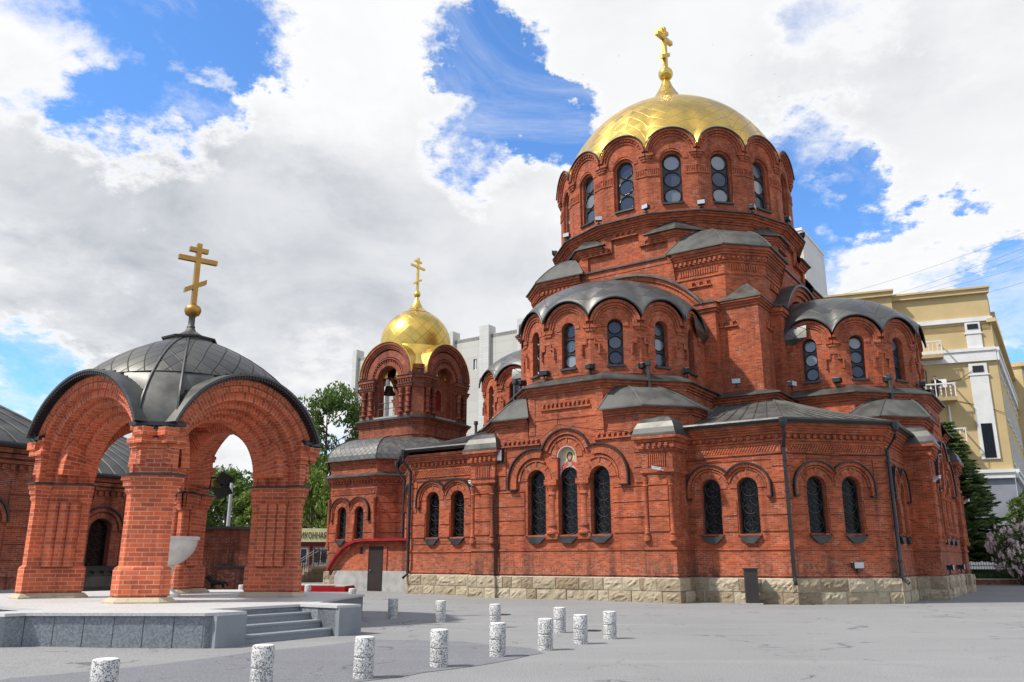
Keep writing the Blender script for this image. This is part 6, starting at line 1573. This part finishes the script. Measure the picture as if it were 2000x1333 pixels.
for x, z in ((Lw-5.75, 15.95), (Lw-5.75, 15.1), (Lw-4.15, 14.95)):
    m = MB(); m.M = FS; m.box(x-.45, x+.45, .08, .42, z-.32, z+.32); a = m.build('air_conditioner', M['white'], YB)
    m = MB(); m.M = FS @ Matrix.Translation((x-.12, .425, z)) @ Matrix.Rotation(-PI/2, 4, 'X'); m.lathe([(.25, 0), (.25, .015), (0, .018)], 18); m.build('fan', M['black'], a)
m = MB(); m.M = FS; m.tube([(Lw-5.3, .05, 16.2), (Lw-5.0, .05, 16.1), (Lw-5.05, .05, 14.9), (Lw-4.6, .05, 14.7)], .035, 4); m.tube([(Lw-3.7, .04, 15.1), (Lw-2.7, .04, 15.2), (Lw-1.7, .2, 15.9)], .02, 4); m.tube([(Lw-3.2, .04, 13.6), (Lw-1.0, .04, 12.9), (Lw, .1, 12.4)], .02, 4); m.build('cable', M['trim'], YB)
# person on the middle balcony
pl_ = FS @ Vector((Lw-4.55, .75, 13.75)); PE = thing('person', 'person in black jacket, white shirt and dark trousers standing on the middle balcony', 'person', (37.4+pl_.x, 62+pl_.y, 13.75), R(-20))
bodym = plain('skin', (.45, .27, .19), .6, .3)
pts = [(0,0,.95), (0,0,1.15), (0,0,1.36), (0,0,1.48), (0,-.02,1.56), (0,-.02,1.66), (.09,0,.88), (.10,-.01,.48), (.10,.02,.06), (-.09,0,.88), (-.10,-.01,.48), (-.10,.02,.06), (.18,0,1.42), (.27,-.06,1.20), (.16,-.20,1.42), (-.18,0,1.42), (-.26,.0,1.16), (-.2,-.18,1.02), (.10,-.12,.03), (-.10,-.12,.03), (.12,-.18,1.52), (-.17,-.25,1.0)]
ed = [(0,1),(1,2),(2,3),(3,4),(4,5),(0,6),(6,7),(7,8),(8,18),(0,9),(9,10),(10,11),(11,19),(2,12),(12,13),(13,14),(14,20),(2,15),(15,16),(16,17),(17,21)]
skin('body', pts, ed, [.13,.12,.14,.055,.085,.08,.085,.062,.042,.085,.062,.042,.065,.045,.035,.065,.045,.035,.035,.035,.03,.03], bodym, PE)
skin('jacket', pts[:4]+pts[12:18], [(0,1),(1,2),(2,3),(2,4),(4,5),(5,6),(2,7),(7,8),(8,9)], [.155,.145,.165,.07,.08,.058,.045,.08,.058,.045], M['black'], PE)
skin('trousers', [pts[0]]+pts[6:12], [(0,1),(1,2),(2,3),(0,4),(4,5),(5,6)], [.145,.10,.075,.055,.10,.075,.055], plain('dark_trousers', (.02, .02, .025), .8), PE)
m = MB(); m.box(-.045, .045, -.175, -.14, 1.05, 1.42); m.build('shirt', M['white'], PE)
m = MB(); m.lathe([(.10, 1.62), (.105, 1.70), (.08, 1.765), (0, 1.78)], 14, 0, .005); m.build('hair', plain('brown_hair', (.05, .03, .02), .6), PE)

# ================================================================== PALE PANEL BLOCKS
def tile_mat(name, c, line, bw, bh, ms=.03):
    mt, g, b = new_mat(name); uv = uv_co(g); br = g.node('ShaderNodeTexBrick'); g.link(uv, br.inputs['Vector']); br.offset = 0
    br.inputs['Color1'].default_value = c4(c); br.inputs['Color2'].default_value = c4([x*.9 for x in c]); br.inputs['Mortar'].default_value = c4(line); br.inputs['Scale'].default_value = 1; br.inputs['Mortar Size'].default_value = ms; br.inputs['Brick Width'].default_value = bw; br.inputs['Row Height'].default_value = bh
    n = g.noise(obj_co(g), .15, 4); g.link(g.mix(g.ramp(n, .4, .7, 0, .3), br.outputs['Color'], c4([x*.8 for x in c])), b.inputs['Base Color']); b.inputs['Roughness'].default_value = .8; return mt
pm = tile_mat('cream_panels', (.46, .445, .40), (.36, .35, .32), 2.6, 1.35); bwm = tile_mat('white_brick_fin', (.52, .51, .48), (.42, .41, .39), 1.0, .32, .03); tb = tile_mat('beige_tiles', (.55, .47, .37), (.40, .34, .27), 1.5, 1.2); wb_ = tile_mat('white_panels', (.60, .59, .56), (.47, .46, .44), 3, 3)
PB = thing('panel_block', 'pale cream panel block with projecting white brick fins behind the bell tower', 'building', (0, 95, 0))
dL = Vector((.829, -.559)); Lb = 40.7; F = frame(tuple(-dL*25.8), tuple(dL*14.9))
m = MB(); m.M = F; H_ = 28.2; wn = []
for i in range(7):
    for j in range(8):
        if j < 6 and i % 2 == 0 or j < 3: wn.append(rect(1.3+i*5.5, 2.3+i*5.5, 1.6+j*3.2, 3.4+j*3.2))
        elif j == 7 and i % 2: wn.append(rect(3.6+i*5.5, 4.1+i*5.5, 1.6+j*3.2, 3.0+j*3.2))
m.wall(rect(0, Lb, 0, H_), wn, 0, .3); m.M = None
e0, e1 = -dL*25.8, dL*14.9; nb = Vector((.559, .829))*14
m.prism([tuple(e0), tuple(e1), tuple(e1+nb), tuple(e0+nb)], H_-.5, H_-.05); m.sweep([tuple(e0+nb), tuple(e0)], [(0, 0), (0, H_)]); m.build('wall', pm, PB)
m = MB(); m.M = F; m.wall(rect(0, Lb, 0, H_-1), (), -.28); gl_ = m.build('glazing', M['glass_win'], PB)
m = MB(); m.M = F
for q in wn: m.box(q[0][0], q[1][0], -.2, -.1, q[0][1], q[0][1]+.1); m.box((q[0][0]+q[1][0])/2-.05, (q[0][0]+q[1][0])/2+.05, -.2, -.1, q[0][1], q[2][1])
m.build('sash', M['white'], gl_)
for i in range(8):
    m = MB(); m.M = F; x = i*5.5; m.box(max(0, x-.7), min(Lb, x+.7), -1, .45, 0, H_+1.1); m.build('fin', bwm, PB)
TB = thing('tower_block', 'tall pale tower block with beige and white faces behind the cathedral at the right', 'building', (43.2, 115, 0))
m = MB(); F = frame(tuple(-dL*22), (0, 0)); m.M = F; m.wall(rect(0, 22, 0, 49.6), [rect(18.2, 19.6, 31.2+j*3, 33+j*3) for j in range(4)]+[rect(14.2, 15.6, 31.2+j*3, 33+j*3) for j in range(4)], 0, .2); m.build('front_wall', tb, TB)
m = MB(); dN2 = Vector((.559, .829)); F2 = frame((0, 0), tuple(dN2*13)); m.M = F2; wn = [rect(3.0, 4.0, 24+j*3, 25.6+j*3) for j in range(6)]+[rect(8.6, 9.6, 24+j*3, 25.4+j*3) for j in range(6)]; m.wall(rect(0, 13, 0, 49.6), wn, 0, .25); m.M = None
m.sweep([tuple(dN2*13), tuple(dN2*13-dL*22), tuple(-dL*22)], [(0, 0), (0, 49.6)]); m.face([(*q, 49.3) for q in (tuple(-dL*22), (0, 0), tuple(dN2*13), tuple(dN2*13-dL*22))]); m.build('side_wall', wb_, TB)
m = MB(); m.M = F2
for q in wn: m.box(q[0][0], q[1][0], -.25, -.2, q[0][1], q[2][1])
m.M = F
for x0 in (14.2, 18.2):
    for j in range(4): m.box(x0, x0+1.4, -.2, -.15, 31.2+j*3, 33+j*3)
m.build('window_row', M['glass_win'], TB)
m = MB(); m.sweep([tuple(-dL*22), (0, 0), tuple(dN2*13)], [(.0, 49.3), (.12, 49.3), (.12, 49.7), (-.2, 49.7)]); m.build('parapet', wm, TB)
# ------------------------------------------------------------------ overhead lines
PWL = [((50.0, 60.5, 30.6), (40, 112, 36.6), 'uppermost thin overhead line crossing the sky above the yellow building'), ((50.0, 60.5, 29.4), (40, 112, 34.4), 'second overhead line from the top above the yellow building'), ((50.0, 60.5, 28.6), (40, 112, 34.0), 'third overhead line from the top above the yellow building'),
       ((50.0, 60.5, 27.0), (40, 112, 35.0), 'fourth and faint overhead line above the yellow building'), ((50.0, 60.5, 25.8), (40, 112, 32.6), 'lowest overhead line just above the yellow roof')]
for a, b, lab in PWL:
    a, b = Vector(a), Vector(b); m = MB(); m.tube([a.lerp(b, i/14)-Vector((0,0,1.1*4*(i/14)*(1-i/14))) for i in range(-2, 15)], .012, 4)
    tag(m.build('overhead_line', M['trim']), lab, 'cable', 'overhead lines above the yellow building')
